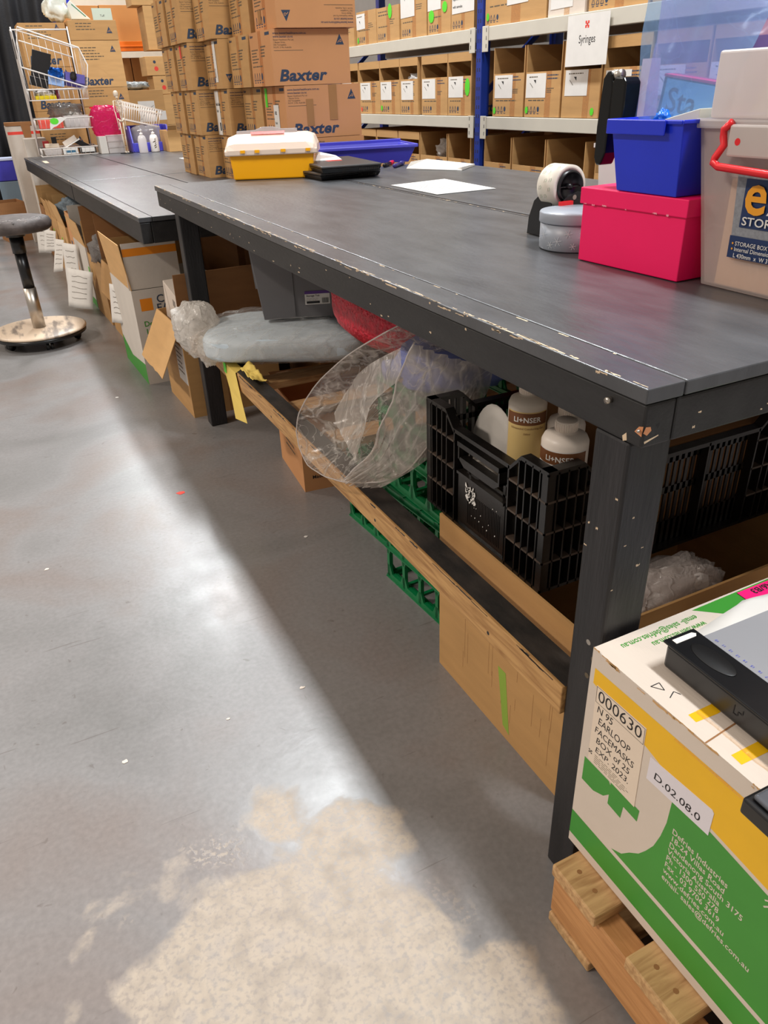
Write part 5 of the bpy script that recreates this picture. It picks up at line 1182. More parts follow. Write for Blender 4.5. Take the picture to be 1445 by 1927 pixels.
for k in range(5):
    a = -1.45 + k * 2 * PI / 5; c_ = Vector((.19 * math.cos(a), .19 * math.sin(a), 0))
    b = MB()
    for s_ in (-.011, .011):
        b.X = Matrix.Translation(c_ + Vector((0, 0, .021))) @ Matrix.Rotation(a, 4, 'Z') @ Matrix.Translation((0, s_, 0)) @ Matrix.Rotation(rad(90), 4, 'X')
        b.lathe([(.02, -.008), (.021, 0), (.02, .008), (0, .008)], BLACKP, 18)
    b.X = Matrix.Translation(c_); b.lathe([(.012, .02), (.012, .044), (0, .044)], CHROME, 12); b.obj('caster', t)

# ------------------------------------------------------------------ wire rack on the far bench and its contents
def wr_loc(x, y, z): return (x, y, z)
t = thing('wire_basket_rack', 'white wire rack with four baskets on the farthest bench', 'rack', (-0.065, 6.98, 0.786))
W3 = 0.46; D3 = 0.30
levels = [(0.005, 0.06), (0.205, 0.30 - .02), (0.42, 0.495)]
def wire(b, pts, r=0.004, closed=False): b.tube(pts, r, WHITEW, 6, closed)
b = MB(); 
for x in (0.0, W3 - .02):
    wire(b, [(x, D3, 0), (x, D3, .95)], .006); wire(b, [(x, 0, 0.0), (x, D3, 0)], .005)
wire(b, [(0, D3, .93), (W3 - .02, D3, .93)], .006); b.obj('frame', t)
b = MB(); b.add([(-.012, D3 - .0, .02), (-.012, D3 + .004, .02), (-.012, .02, .66), (-.012, .02, .6), (-.012, D3, .93), (-.012, .06, .88)], [(0, 3, 2, 5, 4)], CARDW)
b = MB(); b.prism([(0.0, 0.0), (.06, .0), (.30, .48), (.30, .66), (.22, .90), (.02, .93), (0, .93)], F((-.012, D3, 0), (0, -1, 0), (0, 0, 1)), .004, mat('white_side_panel', (206, 200, 196), .5)); b.rect(F((-.012, D3, 0), (0, -1, 0), (0, 0, 1)), .06, .72, .15, .86, INKG); b.obj('side_panel', t)
def basket(z0, z1, tilt_r=0.0):
    b = MB(); fx = [0.0, W3]; dz = z1 - z0
    wire(b, [(0, -.03, z1), (W3 - .01, -.03, z1 - tilt_r), (W3, D3, z1 - tilt_r), (0, D3, z1)], .005, True)
    wire(b, [(0, 0, z0), (W3, 0, z0), (W3, D3, z0), (0, D3, z0)], .004, True)
    n_ = 12
    for i in range(n_ + 1):
        x = W3 * i / n_; wire(b, [(x, -.03, z1 - tilt_r * i / n_), (x, 0, z0), (x, D3, z0), (x, D3, z1 - tilt_r * i / n_)], .0018)
    for i in range(1, 6):
        y = D3 * i / 6; wire(b, [(0, y, z1), (0, y, z0)], .0018); wire(b, [(W3, y, z1 - tilt_r), (W3, y, z0)], .0018)
    b.obj('basket', t)
basket(0.004, 0.062); basket(0.205, 0.285); basket(0.42, 0.495)
# top basket: sloping, deep
b = MB(); A_ = (0.03, .0, .93); B_ = (.46, .0, .785); C_ = (.50, -.03, .66); D_ = (.46, -.05, .50); E_ = (-.01, -.05, .655); G_ = (.0, -.02, .82)
wire(b, [A_, B_, C_, D_, E_, G_], .006, True); wire(b, [(.02, .02, .84), (.40, .02, .72)], .005)
wire(b, [(0, 0, .5), (W3, 0, .49), (W3, D3, .50), (0, D3, .5)], .004, True); wire(b, [(.03, D3, .93), (.46, D3, .80)], .005); wire(b, [B_, (.46, D3, .80)], .005)
for i in range(13):
    u = i / 12; p = Vector(E_).lerp(Vector(D_), u); wire(b, [tuple(p), (W3 * u, 0, .5 - .01 * u), (W3 * u, D3, .5)], .0018)
for i in range(9):
    u = i / 8; p = Vector(A_).lerp(Vector(B_), u); wire(b, [(p.x, D3, p.z), (p.x, D3, .5)], .0018)
for i in range(6): 
    u = i / 5; q = Vector(B_).lerp(Vector(C_), u) if i < 4 else Vector(C_).lerp(Vector(D_), (i - 3) / 2); wire(b, [tuple(q), (q.x, .1, .5)], .0018)
b.obj('basket', t)
def item(name, label, cat, fn, bev=0.002, grp=None):
    b = MB(); fn(b); return tag(b.obj(name, bevel=bev), label, cat, grp)
RX, RY, RZ_ = -0.065, 6.98, 0.786
LBL = mat('lavender_box', (92, 84, 160), .45); BLG = mat('glove_box_blue', (150, 180, 226), .5)
def f_(b): b.X = Matrix.Translation((RX + .11, RY + .04, RZ_ + .50)) @ Matrix.Rotation(rad(16), 4, 'Y'); b.box(-.08, 0, .08, .06, .03, .27, BLACKP); b.box(-.09, -.01, .012, .05, .02, .078, BLACKP)
item('black_pouch', 'black zipped pouch standing in the top wire basket', 'pouch', f_)
def f_(b): b.X = Matrix.Translation((RX + .22, RY + .02, RZ_ + .525)) @ Matrix.Rotation(rad(12), 4, 'Y'); b.box(-.05, 0, 0, .07, .12, .10, BLG); lump(b, (.01, -.005, .09), (.05, .03, .035), mat('nitrile_blue', (20, 110, 220), .4), 1.5, .5, 3, 12)
item('glove_box', 'pale blue glove box with azure gloves in the top basket', 'glove box', f_)
def f_(b): lump(b, (RX + .27, RY + .08, RZ_ + .63), (.05, .05, .04), WHITEP, 1.1, .3, 2, 12)
item('white_tissue', 'white tissue sticking up behind the pale glove box', 'tissue')if False else None
def f_(b): b.X = Matrix.Translation((RX + .36, RY + .02, RZ_ + .51)) @ Matrix.Rotation(rad(12), 4, 'Y'); b.box(-.06, 0, 0, .09, .12, .10, LBL); b.box(-.06, -.002, 0, .09, 0, .035, mat('dark_violet', (48, 36, 96), .4)); lump(b, (.0, -.004, .075), (.025, .02, .03), DARK, 2, .2)
item('glove_box', 'purple glove box with dark opening at the right of the top basket', 'glove box', f_)
def f_(b): b.box(RX + .05, RY + .02, RZ_ + .425, RX + .21, RY + .1, RZ_ + .45, mat('bright_yellow', (240, 214, 20), .4)); lump(b, (RX + .13, RY + .07, RZ_ + .47), (.08, .05, .03), WHITEP, 2.4, .3, 4, 12); b.box(RX + .215, RY + .02, RZ_ + .425, RX + .24, RY + .12, RZ_ + .50, mat('maroon', (110, 20, 40), .5))
item('yellow_tray', 'yellow tray of white packets in the third wire basket', 'tray', f_)
def f_(b): shell(b, (RX + .24, RY + .03, RX + .42, RY + .18), (RX + .23, RY + .02, RX + .43, RY + .19), RZ_ + .21, RZ_ + .30, .002, WT); lump(b, (RX + .33, RY + .1, RZ_ + .27), (.07, .05, .05), PAPERG, 3, .3)
item('clear_container', 'clear container of small parts in the second wire basket', 'container', f_)
def f_(b): lump(b, (RX + .27, RY + .16, RZ_ + .33), (.13, .08, .06), film('grey_film', (150, 146, 142), .6, .2, .3, 18), 7, .35, 3, 16)
item('plastic_bag', 'grey plastic bag crumpled in the second wire basket', 'bag', f_, 0)
def f_(b): b.box(RX + .03, RY + .04, RZ_ + .21, RX + .22, RY + .14, RZ_ + .275, mat('coral_pack', (226, 84, 70), .5))
item('coral_pack', 'coral red pack at the left of the second wire basket', 'pack', f_)
t = thing('sticker_roll', 'sheet of bright green round stickers hanging on the wire rack', 'stickers', (RX + .16, RY - .045, RZ_ + .22))
b = MB(); b.prism([(-.06, -.02), (-.03, .0), (.0, .01), (.09, .065), (.04, .075), (-.04, .06), (-.055, .02)], F((0, 0, 0), (1, 0, 0), (0, 0, 1)), .002, PAPER); b.obj('backing_sheet', t)
b = MB(); b.prism([(-.015 + .034 * math.cos(a * PI / 8), .045 + .024 * math.sin(a * PI / 8)) for a in range(16)], F((0, -.001, 0), (1, 0, 0), (0, 0, 1)), .0008, GREENT); b.obj('sticker', t)
def f_(b): shell(b, (RX + .03, RY + .03, RX + .15, RY + .14), (RX + .02, RY + .02, RX + .16, RY + .15), RZ_ + .009, RZ_ + .06, .002, WT)
item('clear_container', 'small clear tub at the left of the lowest wire basket', 'container', f_)
def f_(b): b.box(RX + .17, RY + .02, RZ_ + .009, RX + .29, RY + .12, RZ_ + .06, PAPER); b.rect(F((RX + .17, RY + .02, RZ_ + .009), (1, 0, 0), (0, 0, 1)), .02, .012, .10, .03, mat('teal_ink', (60, 110, 140), .5))
item('small_carton', 'small white box with blue print in the lowest wire basket', 'box', f_)
def f_(b): b.box(RX + .31, RY + .02, RZ_ + .009, RX + .44, RY + .12, RZ_ + .06, DARK); b.rect(F((RX + .31, RY + .02, RZ_ + .009), (1, 0, 0), (0, 0, 1)), .012, .01, .12, .045, PAPER)
item('small_carton', 'small dark box with white label in the lowest wire basket', 'box', f_)
def f_(b): b.X = Matrix.Translation((RX + .22, RY + .06, RZ_ + .065)) @ Matrix.Rotation(rad(-25), 4, 'Y'); b.box(-.03, 0, 0, .12, .1, .01, PAPER); b.box(-.02, .0, .011, .10, .02, .05, CARDW)
item('paper_stack', 'loose white papers leaning in the lowest wire basket', 'paper', f_)
def f_(b): b.X = Matrix.Translation((RX + .33, RY + .08, RZ_ + .065)) @ Matrix.Rotation(rad(30), 4, 'Y'); b.box(-.07, 0, 0, .10, .08, .04, BLACKP)
item('black_case', 'black instrument case tilted in the lowest wire basket', 'case', f_)
def f_(b): b.X = Matrix.Translation((RX + .08, RY + .06, RZ_ + .065)); b.box(-.04, 0, 0, .07, .08, .03, mat('bone', (214, 198, 178), .5)); b.box(.02, .02, .031, .06, .05, .08, BLACKP); b.box(-.05, .09, 0, .0, .12, .05, mat('dark_red', (160, 30, 30), .5))
item('handheld_device', 'bone coloured handheld device in the lowest wire basket', 'device', f_)
# pink bag, clear boxes, skeleton
t = thing('plastic_bag', 'magenta plastic bag beside the wire rack', 'bag', (0.50, 7.0, 0.95))
PKF = film('magenta_film', (224, 30, 120), .55, .2, .2, 14, .5)
b = MB(); lump(b, (0, 0, .075), (.118, .06, .125), PKF, 2.9, .09, 3, 26, .5); b.obj('bag_film', t)
MB().box(-.11, -.02, .18, .11, .02, .192, REDP).obj('zip_edge', t)
def f_(b): b.box(.40, 6.88, .7865, .46, 7.05, .92, PAPERG)
item('white_carton', 'small white box at the foot of the magenta bag', 'box', f_)
def f_(b):
    for i in range(3): b.box(.465, 6.88, .7865 + i * .047, .605, 7.0, .7865 + i * .047 + .042, WT); b.box(.46, 6.875, .7865 + i * .047 + .0425, .61, 7.005, .7865 + i * .047 + .046, WT)
item('clear_container', 'stacked clear containers behind the small skeleton', 'container', f_)
BONE = mat('bone', (214, 198, 178), .5)
t = thing('skeleton_model', 'small standing model skeleton on the far bench', 'anatomical model', (0.59, 6.76, 0.786))
b = MB(); b.lathe([(.055, 0), (.055, .006), (0, .006)], BLACKP, 24); b.obj('stand', t)
b = MB(); lump(b, (-.005, 0, .445), (.019, .022, .024), BONE, 1, .08, 2, 12); b.box(-.012, -.018, .415, .006, .01, .428, BONE); b.obj('skull', t)
b = MB(); b.tube([(-.002, .004, .425), (0, .006, .36), (.004, .006, .29), (.006, .0, .25)], .005, BONE, 8)
for i in range(7):
    z = .385 - i * .012; r1 = .02 + .004 * math.sin(i * .5)
    b.tube([(r1 * math.cos(a) * 1.15, -.004 + r1 * .8 * math.sin(a), z - .006 * math.sin(a)) for a in [k * PI / 6 for k in range(12)]], .0022, BONE, 5, closed=True)
b.box(-.003, -.024, .315, .003, -.02, .385, BONE); b.obj('rib_cage', t)
b = MB(); b.tube([(-.035, 0, .395), (.035, 0, .398)], .0035, BONE, 6); b.obj('shoulder_girdle', t)
b = MB(); b.tube([(-.022, -.0, .262), (-.012, -.008, .245), (.012, -.008, .245), (.024, 0, .262), (.01, .012, .25), (-.01, .012, .25)], .0055, BONE, 6, closed=True); b.obj('pelvis', t)
for s_ in (-1, 1):
    b = MB(); b.tube([(s_ * .035, 0, .395), (s_ * .04, 0, .32), (s_ * .036, -.004, .312), (s_ * .03, -.01, .235), (s_ * .028, -.012, .20)], .0035, BONE, 6, radii=[.005, .003, .0045, .0028, .005])
    for k in range(4): b.tube([(s_ * .028, -.012, .20), (s_ * (.024 + k * .003), -.014, .178)], .0014, BONE, 4)
    b.obj('arm', t)
    b = MB(); b.tube([(s_ * .014, 0, .245), (s_ * .013, -.002, .135), (s_ * .012, 0, .125), (s_ * .01, .002, .02)], .004, BONE, 6, radii=[.006, .0035, .006, .0032]); b.box(s_ * .01 - .006, -.03, .007, s_ * .01 + .006, .008, .016, BONE); b.obj('leg', t)
# white basket and purple bin
t = thing('laundry_basket', 'white slotted plastic basket tipped on the violet bin', 'basket', (0.76, 6.99, 1.01), 0, None, 0, rad(14))
b = MB(); WB = mat('basket_white', (226, 216, 206), .5)
for z, e in ((.10, .015), (.13, .02), (0.0, 0)): b.tube([(-.14 - e, -.09, z), (.17 + e, -.09, z), (.17 + e, .12, z), (-.14 - e, .12, z)], .007, WB, 6, closed=True)
for i in range(17):
    x = -.14 + i * .019; b.tube([(x, -.09, 0), (x - .006 + i * .001, -.092, .13)], .004, WB, 5); b.tube([(x, .12, 0), (x, .12, .13)], .004, WB, 5)
b.box(-.14, -.09, -.004, .17, .12, .0, WB); b.obj('basket_body', t)
t = thing('parts_bin', 'violet open fronted parts bin behind the pump bottles', 'bin', (0.655, 6.80, 0.7865))
b = MB(); b.box(0, 0, 0, .33, .25, .008, VIOLETP)
for x in (0, .318): b.prism([(0, 0), (.25, 0), (.25, .20), (.06, .20), (0, .07)], F((x, 0, 0), (0, 1, 0), (0, 0, 1)), -.012, VIOLETP)
b.box(.012, 0, .008, .318, .012, .07, VIOLETP); b.box(.012, .238, .008, .318, .25, .2, VIOLETP); b.obj('bin_body', t, bevel=.002)
b = MB(); lump(b, (.15 + .655, 6.93, .90), (.13, .08, .09), film('clear_bag', (226, 218, 212), .5), 5, .2, 2, 14); tag(b.obj('plastic_bag'), 'clear plastic bag of items in the violet parts bin', 'bag')
def pump(x, y, label, mt, deco):
    t = thing('pump_bottle', label, 'bottle', (x, y, 0.7865))
    b = MB(); b.lathe([(.034, 0), (.036, .005), (.036, .10), (.028, .125), (.014, .135), (0, .135)], mt, 24)
    if deco:
        for k in range(5): fr = F((0, -.0365, .03 + k * .015), (1, 0, 0), (0, 0, 1)); b.decal([(-.012 + .004 * k * (-1) ** k, 0), (.0, .002), (.012, .012), (-.002, .012)], fr, INKG)
    b.obj('bottle_body', t)
    b = MB(); b.lathe([(.014, .1355), (.014, .15), (.005, .152), (.005, .165), (.011, .167), (.011, .173), (0, .174)], WHITEP, 14); b.tube([(0, 0, .17), (-.022, -.004, .17), (-.026, -.004, .164)], .004, WHITEP, 6); b.obj('pump', t)
pump(.717, 6.668, 'clear pump bottle in front of the violet bin', WT, False)
pump(.822, 6.70, 'white pump bottle with dark leaf print in front of the violet bin', WHITEP, True)
b = MB(); b.box(.80, 5.3, .7862, .93, 5.75, .7868, PAPER); tag(b.obj('paper_sheet'), 'white strip of paper on the far bench beside the carton stack', 'paper')

# ------------------------------------------------------------------ background cartons, beam, curtain
def plain_box(x0, y0, z0, x1, y1, z1, label, mt=CARD, deco=None, group=None, name='cardboard_carton', rz=0):
    t = thing(name, label, 'carton', ((x0 + x1) / 2, (y0 + y1) / 2, z0), rz, group); w_, d_, h_ = x1 - x0, y1 - y0, z1 - z0
    b = MB(); b.box(-w_ / 2, -d_ / 2, 0, w_ / 2, d_ / 2, h_, mt)
    if deco: deco(b, faces(w_, d_, h_))
    b.obj('box_body', t, bevel=.002); return t
def rear_deco(full):
    def d(b, f):
        n = f['near']; w_ = (f['near'].o - f['right'].o).length
        if full: b.text('Baxter', n, .03, .02, .09, INK, .035, .2)
        scribble(b, n, .06, .30 if full else .12, .2, 5 if full else 3, .022, .007, INKG, 3); aus_triangle(b, n, w_ - .07, .27 if full else .05, .05)
    return d
RGP = 'tall printed cartons behind the wire rack'
zc = 0.0
for k, (h_, a) in enumerate(((.42, 0), (.39, 0), (.31, 0), (.34, 1), (.33, 1))):
    plain_box(.02, 7.6, zc, .40, 8.0, zc + h_ - .003, 'printed carton behind the wire rack, left stack, %s' % ('on the floor', 'second layer', 'third layer', 'fourth layer', 'topmost')[k], CARD, rear_deco(bool(a)), RGP); zc += h_
zc = 0.0
for k, (h_, a) in enumerate(((.42, 0), (.39, 0), (.33, 0), (.15, 0), (.36, 1), (.15, 0))):
    plain_box(.415, 7.5, zc, .82, 7.98, zc + h_ - .003, 'printed carton of the stack right of the rack, %s' % ('on the floor', 'second layer', 'third layer', 'thin fourth layer', 'with large logo', 'folded flaps, topmost')[k], CARD if k != 4 else CARDL, rear_deco(a), RGP); zc += h_
# white bag on top
b = MB(); lump(b, (.37, 7.75, 1.90), (.10, .08, .09), mat('white_green_plastic', (222, 226, 216), .4, var=.06, vs=10, bump=.5, bs=20), 2.1, .35, 2.5, 18); tag(b.obj('plastic_bag'), 'crumpled white plastic bag on the rear carton stack', 'bag')
b = MB(); b.add([(.47, 7.6, 1.81), (.63, 7.6, 1.81), (.48, 7.6, 1.95), (.45, 7.6, 1.92), (.47, 7.7, 1.81), (.63, 7.7, 1.81), (.50, 7.68, 1.93), (.46, 7.68, 1.9)], [(0, 1, 2, 3), (7, 6, 5, 4), (0, 4, 5, 1), (1, 5, 6, 2), (2, 6, 7, 3), (3, 7, 4, 0)], mat('printed_white', (220, 224, 214), .4)); b.line(F((.47, 7.6, 1.81), (1, 0, 0), (0, 0, 1)), [(.02, .11), (.12, .02)], .008, mat('print_green', (60, 130, 100), .5)); tag(b.obj('printed_bag', bevel=.006), 'white bag with green print leaning on the rear stack', 'bag')
def f_(b): b.box(.42, 8.6, 0.0, .50, 8.68, 2.6, mat('navy_post', (24, 34, 96), .4))
item('rack_upright', 'navy steel upright behind the white bags', 'post', f_)
def f_(b): b.box(.50, 8.5, 1.90, .60, 8.56, 2.2, BLUEP)
item('blue_strap', 'bright blue strap above the white bag', 'strap', f_)
# pallet rack with large cartons
ORC2 = mat('amber_cardboard', (184, 124, 64), .75, var=.05, vs=4)
def big(x0, y0, z0, x1, y1, z1, label, mt=ORC2): return plain_box(x0, y0, z0, x1, y1, z1, label, mt, None, 'large plain cartons on the pallet racking')
big(.30, 9.75, 1.747, 1.05, 10.6, 2.10, 'large amber carton on the racking, left')
big(1.06, 9.75, 1.747, 1.85, 10.6, 2.105, 'large amber carton on the racking behind the paper sign')
big(.55, 9.75, 1.12, 1.30, 10.6, 1.60, 'large amber carton below the orange beam, left')
big(1.31, 9.75, 1.12, 2.1, 10.6, 1.60, 'large amber carton below the orange beam, right')
big(.55, 9.75, 0.0, 1.30, 10.6, 1.10, 'large carton on the floor under the racking', CARDD)
big(1.31, 9.75, 0.0, 2.1, 10.6, 1.10, 'large carton on the floor, right, under the racking', CARDD)
t = thing('racking_beam', 'orange steel pallet racking beam', 'beam', (.3, 9.55, 1.655)); b = MB(); b.box(0, 0, 0, 2.2, .06, .095, ORSTEEL); b.box(0, -.004, .04, 2.2, 0, .055, ORSTEEL); b.obj('beam_body', t, bevel=.003)
MB().box(0, .0605, .06, 2.2, 1.1, .09, PINEX).obj('deck', t)
def f_(b): b.prism([(0, 0), (.21, -.0), (.21, .11), (0, .11)], F((.975, 9.745, 1.965), (1, 0, 0), (0, 0, 1)), .003, mat('mint_paper', (180, 194, 178), .6)); b.text('Tuff', F((.975, 9.745, 1.965), (1, 0, 0), (0, 0, 1)), .08, .03, .03, INKK)
item('paper_sign', 'pale green paper sign above the rear carton stack', 'sign', f_, 0)
GR = 'small cartons right of the rear stack'
seq = [(1.31, 8.5, .70, 1.50, .93, CARDL, 'lowest small carton beside the stack'), (1.34, 8.5, 0.0, 1.6, .695, CARDD, 'floor carton beneath the small cartons'),
       (1.29, 8.5, .935, 1.47, 1.215, CARDL, 'plain tall small carton above the lowest'), (1.27, 8.5, 1.22, 1.46, 1.385, CARDL, 'small carton with red dot, lower of two'),
       (1.22, 8.5, 1.39, 1.44, 1.56, CARDL, 'small carton with red dot, upper of two'), (1.30, 8.6, 1.62, 1.50, 2.0, CARDL, 'upright small carton near the picture top'), (1.20, 8.6, 2.004, 1.5, 2.4, CARDL, 'small carton at the picture top beside the stack')]
for i, (x0, y0, z0, x1, z1, mt, lb) in enumerate(seq):
    def d(b, f, i=i):
        if i in (3, 4): b.decal([(.1 + .022 * math.cos(a), .06 + .022 * math.sin(a)) for a in [k * PI / 4 for k in range(8)]], f['near'], REDT); b.decal([(.09 + .015 * math.cos(a), .12 + .015 * math.sin(a)) for a in [k * PI / 4 for k in range(8)]], f['near'], INK); 
    plain_box(x0, y0, z0, x1, y0 + .3, z1, lb, mt, d, GR)
def d(b, f): b.rect(f['near'], .14, .08, .30, .26, PAPER); b.line(f['near'], [(.15, .1), (.22, .18), (.29, .22)], .003, INKG); b.rect(f['near'], .32, .09, .40, .17, PAPER)
plain_box(.86, 8.0, .0, 1.26, 8.35, .90, 'brown floor carton behind the violet bin', CARDD)
plain_box(.84, 8.0, .905, 1.24, 8.35, 1.26, 'carton with white delivery labels behind the white basket', CARD, d)
b = MB(); lump(b, (1.02, 8.2, 1.30), (.13, .08, .035), mat('silver_film', (130, 134, 134), .25, var=.3, vs=30, bump=.6, bs=40), 3.3, .3, 3, 14); tag(b.obj('silver_bag'), 'silver grey bag lying on the labelled rear carton', 'bag')
open_box('cardboard_carton', 'open carton on the far bench beside the leftmost carton column', (1.02, 6.7, .7865), rad(0), .22, .3, .16, CARDL, (('N', .08, 60),))
# curtain
CURT = mat('black_curtain', (26, 26, 30), .7, var=.35, vs=3, bump=.2, bs=80)
b = MB()
def cf(u, v): 
    x = -1.6 + 1.93 * u; return (x + (.22) * v * u, 9.05 + .05 * math.sin(x * 22) + .02 * math.sin(x * 57), 2.9 * v + .02)
b.grid(cf, 120, 4, CURT); o = b.obj('curtain'); o.modifiers.new('so', 'SOLIDIFY').thickness = .004; tag(o, 'tall black curtain hanging at the far left', 'curtain')
# tall white carton at bench end
t = thing('white_carton', 'tall white carton with brown flaps at the end of the far bench', 'carton', (-0.125, 8.02, 0))
b = MB(); b.box(-.138, -.2, 0, .138, .2, 1.01, CW2); b.rect(faces(.276, .4, 1.02)['near'], .0, .94, .276, .965, REDT); b.obj('box_body', t, bevel=.003)
b = MB(); b.box(-.143, -.205, 1.012, .143, .0, 1.04, CARDD); b.prism([(.13, .0), (.21, 0), (.20, -.1), (.17, -.14), (.14, -.1)], F((-.143, -.2055, 1.012), (1, 0, 0), (0, 0, 1)), .003, CARDD); b.obj('flap', t)
plain_box(-.17, 7.3, 0.0, .01, 7.56, .92, 'shorter white carton between the tall one and the bench', CW2)
# left edge clutter
t = thing('storage_tub', 'small violet tub with pale lid at the left picture edge', 'tub', (-.33, 9.0 - .25, .50))
b = MB(); b.taper((-.12, -.1, .10, .1), (-.14, -.12, .12, .12), 0, .19, VIOLETP); b.obj('tub_body', t, bevel=.006)
MB().box(-.15, -.13, .191, .13, .13, .21, mat('pale_lid', (190, 196, 220), .4)).obj('lid', t)
def f_(b): b.box(-.43, 8.65, .25, -.22, 8.85, .495, mat('smoky_blue_tub', (120, 140, 156), .4))
item('storage_tub', 'smoky blue tub beneath the small violet tub', 'tub', f_, .006)
open_box('cardboard_carton', 'brown open carton on the floor under the left edge tubs', (-.34, 8.72, 0), 0, .28, .3, .245, CARD, (('N', .06, 120),))
open_box('cardboard_carton', 'brown carton at the left picture edge in front of the tubs', (-.40, 8.15, 0), rad(10), .22, .3, .36, CARDD, (('L', .1, 30),))
t = thing('folding_chair', 'folding chair leg frame at the left picture edge', 'chair', (-.62, 7.0, 0)); b = MB()
b.tube([(-.02, .0, .01), (.04, .1, .25), (.08, .1, .42), (.05, .1, .46), (-.3, .1, .47)], .012, PAPERG, 8); b.obj('frame', t)
b = MB(); b.box(-.4, -.1, .475, .02, .3, .50, PINEX); b.obj('seat', t, bevel=.004)
for q in ((-.36, .26), (-.36, 0.0), (0, .26)):
    b = MB(); b.tube([(q[0], q[1], .0), (q[0], q[1], .474)], .01, PAPERG, 8); b.obj('leg', t)

# ------------------------------------------------------------------ pallet, white green carton, trimmer
t = thing('wooden_pallet', 'rough timber pallet under the white and green carton', 'pallet', (0, 0, 0))
PX0, PX1, PY1, PY0 = -0.062, 0.92, -0.008, -1.0
for x in (PX0 + .004, .43, PX1 - .045):
    b = MB(); b.box(x, PY0, .022, x + .04, PY1, .122, PINEY); b.obj('stringer', t, bevel=.003)
y = PY1 - .004
for k in range(6):
    b = MB(); b.box(PX0 - .006, y - .098, .1225, PX1, y, .1475, PINEX)
    for ny in (.03, .065): b.decal([(PX0 + .022 + .004 * math.cos(a * PI / 4), y - ny + .004 * math.sin(a * PI / 4)) for a in range(8)], F((0, 0, .1475), (1, 0, 0), (0, 1, 0)), CARDD)
    b.obj('deck_board', t, bevel=.003); y -= .160
for yy in (PY1 - .10, -.55, PY0):
    MB().box(PX0, yy, 0, PX1, yy + .098, .0215, PINEX).obj('bottom_board', t, bevel=.003)
CX, CY, CZ, CH = -0.018, 0.012, 0.150, 0.388
t = thing('printed_carton', 'white green and yellow carton with handwritten label on a pallet', 'carton', (CX, CY, CZ))
WC = mat('white_printed_card', (216, 202, 188), .5, var=.03, vs=6, bump=.06, bs=50, stretch=(5, 1, 1))
b = MB(); b.box(0, -.62, 0, .56, 0, CH, WC)
fl = F((0, 0, 0), (0, -1, 0), (0, 0, 1), .00015)
k_ = CH / .384
def yy_(pts): return [(x, y * k_) for x, y in pts]
b.decal(yy_([(.008, .329), (.008, .355), (.27, .357), (.62, .357), (.62, .265), (.303, .267), (.223, .276), (.112, .305)]), fl, YLW)
b.decal(yy_([(.011, .146), (.011, .192), (.062, .192), (.073, .178), (.056, .156), (.036, .146)]), fl, GRN)
b.decal(yy_([(.066, .151), (.066, .195), (.121, .195), (.120, .173), (.094, .174), (.092, .149)]), fl, GRN, 2)
b.decal(yy_([(0.0, .018), (.62, .018), (.62, .068), (.083, .068), (0, .068)]), fl, GRN)
arc = [(.086, .077), (.105, .088), (.118, .106), (.133, .122), (.143, .140), (.153, .162), (.160, .19), (.1645, .22), (.1655, .262)]
b.decal(yy_([(.62, .077)] + [(.62, .256), (.3, .258), (.223, .268)] + arc[::-1]), fl, GRN) if False else None
pts = arc + [(.223, .27), (.303, .260), (.62, .258)]
low = [(x, .077) for x, _ in pts]
for i in range(len(pts) - 1): b.decal(yy_([low[i], low[i + 1], pts[i + 1], pts[i]] if i else [low[0], low[1], pts[1]]), fl, GRN)
for i, (s_, wd) in enumerate((('Defries Industries', .086), ('18-24 Villas Road', .084), ('Dandenong South 3175', .113), ('Victoria Australia', .083), ('Ph - 1300 550 278', .084), ('Fax - 03 9706 3619', .088), ('www.defries.com.au', .098), ('email- sales@defries.com.au', .138))):
    b.text(s_, fl, .175, (.2135 - .0127 * i) * k_, .0135, WC, .012, width=wd)
for a0, a1, rr_ in ((0.3, 2.6, .035), (0.5, 2.4, .042)): b.line(fl, [(.335 + rr_ * math.cos(a), (.222 + rr_ * math.sin(a)) * k_) for a in [a0 + (a1 - a0) * i / 10 for i in range(11)]], .002, WC)
b.decal([(.325, .20), (.35, .20), (.345, .235), (.33, .24)], fl, WC)
tp = F((0, -.62, CH), (1, 0, 0), (0, 1, 0), .00015)
def TT(pts): return [(x, .62 - y) for x, y in pts]
b.decal(TT([(.173, .004), (.329, .002), (.56, .0), (.56, .14), (.40, .09), (.302, .05), (.255, .040), (.209, .034)][::-1]), tp, GRN)
ft = F((0, 0, CH), (-1, 0, 0), (0, -1, 0), .00015)
b.text('email- sales@defries.com.au', ft, -.168, .013, .0145, GRN, .012, width=.134); b.text('www.defries.com.au', ft, -.168, .029, .0145, GRN, .012, width=.095)
b.decal(TT([(.016, .149), (.055, .149), (.090, .145), (.090, .160), (.047, .164), (.015, .162)][::-1]), tp, YLW); b.decal(TT([(.011, .216), (.05, .216), (.09, .216), (.09, .232), (.05, .232), (.010, .231)][::-1]), tp, YLW)
b.line(tp, TT([(.012, .092), (.022, .105), (.026, .092), (.012, .092)]), .0012, INKK); b.line(tp, TT([(.018, .118), (.030, .112), (.034, .12)]), .0012, INKK)
b.line(tp, TT([(0.0, .19), (.05, .185), (.12, .18)]), .002, CARDD)
b.obj('box_body', t, bevel=.0025)
b = MB()
sheet(b, [(-.002, -.15, CH - .03), (-.002, -.40, CH - .03), (.03, -.40, CH + .003), (.03, -.15, CH + .003)], 30, 10, film('crinkled_tape', (220, 200, 176), .12, .08, .12, 30, .4), .0015, 40); b.obj('tape_strip', t)
b = MB(); chips(b, F((-.0008, 0, CH), (0, -1, 0), (0, 0, 1), .0004), .6, 50, -.004, .001, .01, .05, CARDL); b.obj('worn_edge', t)
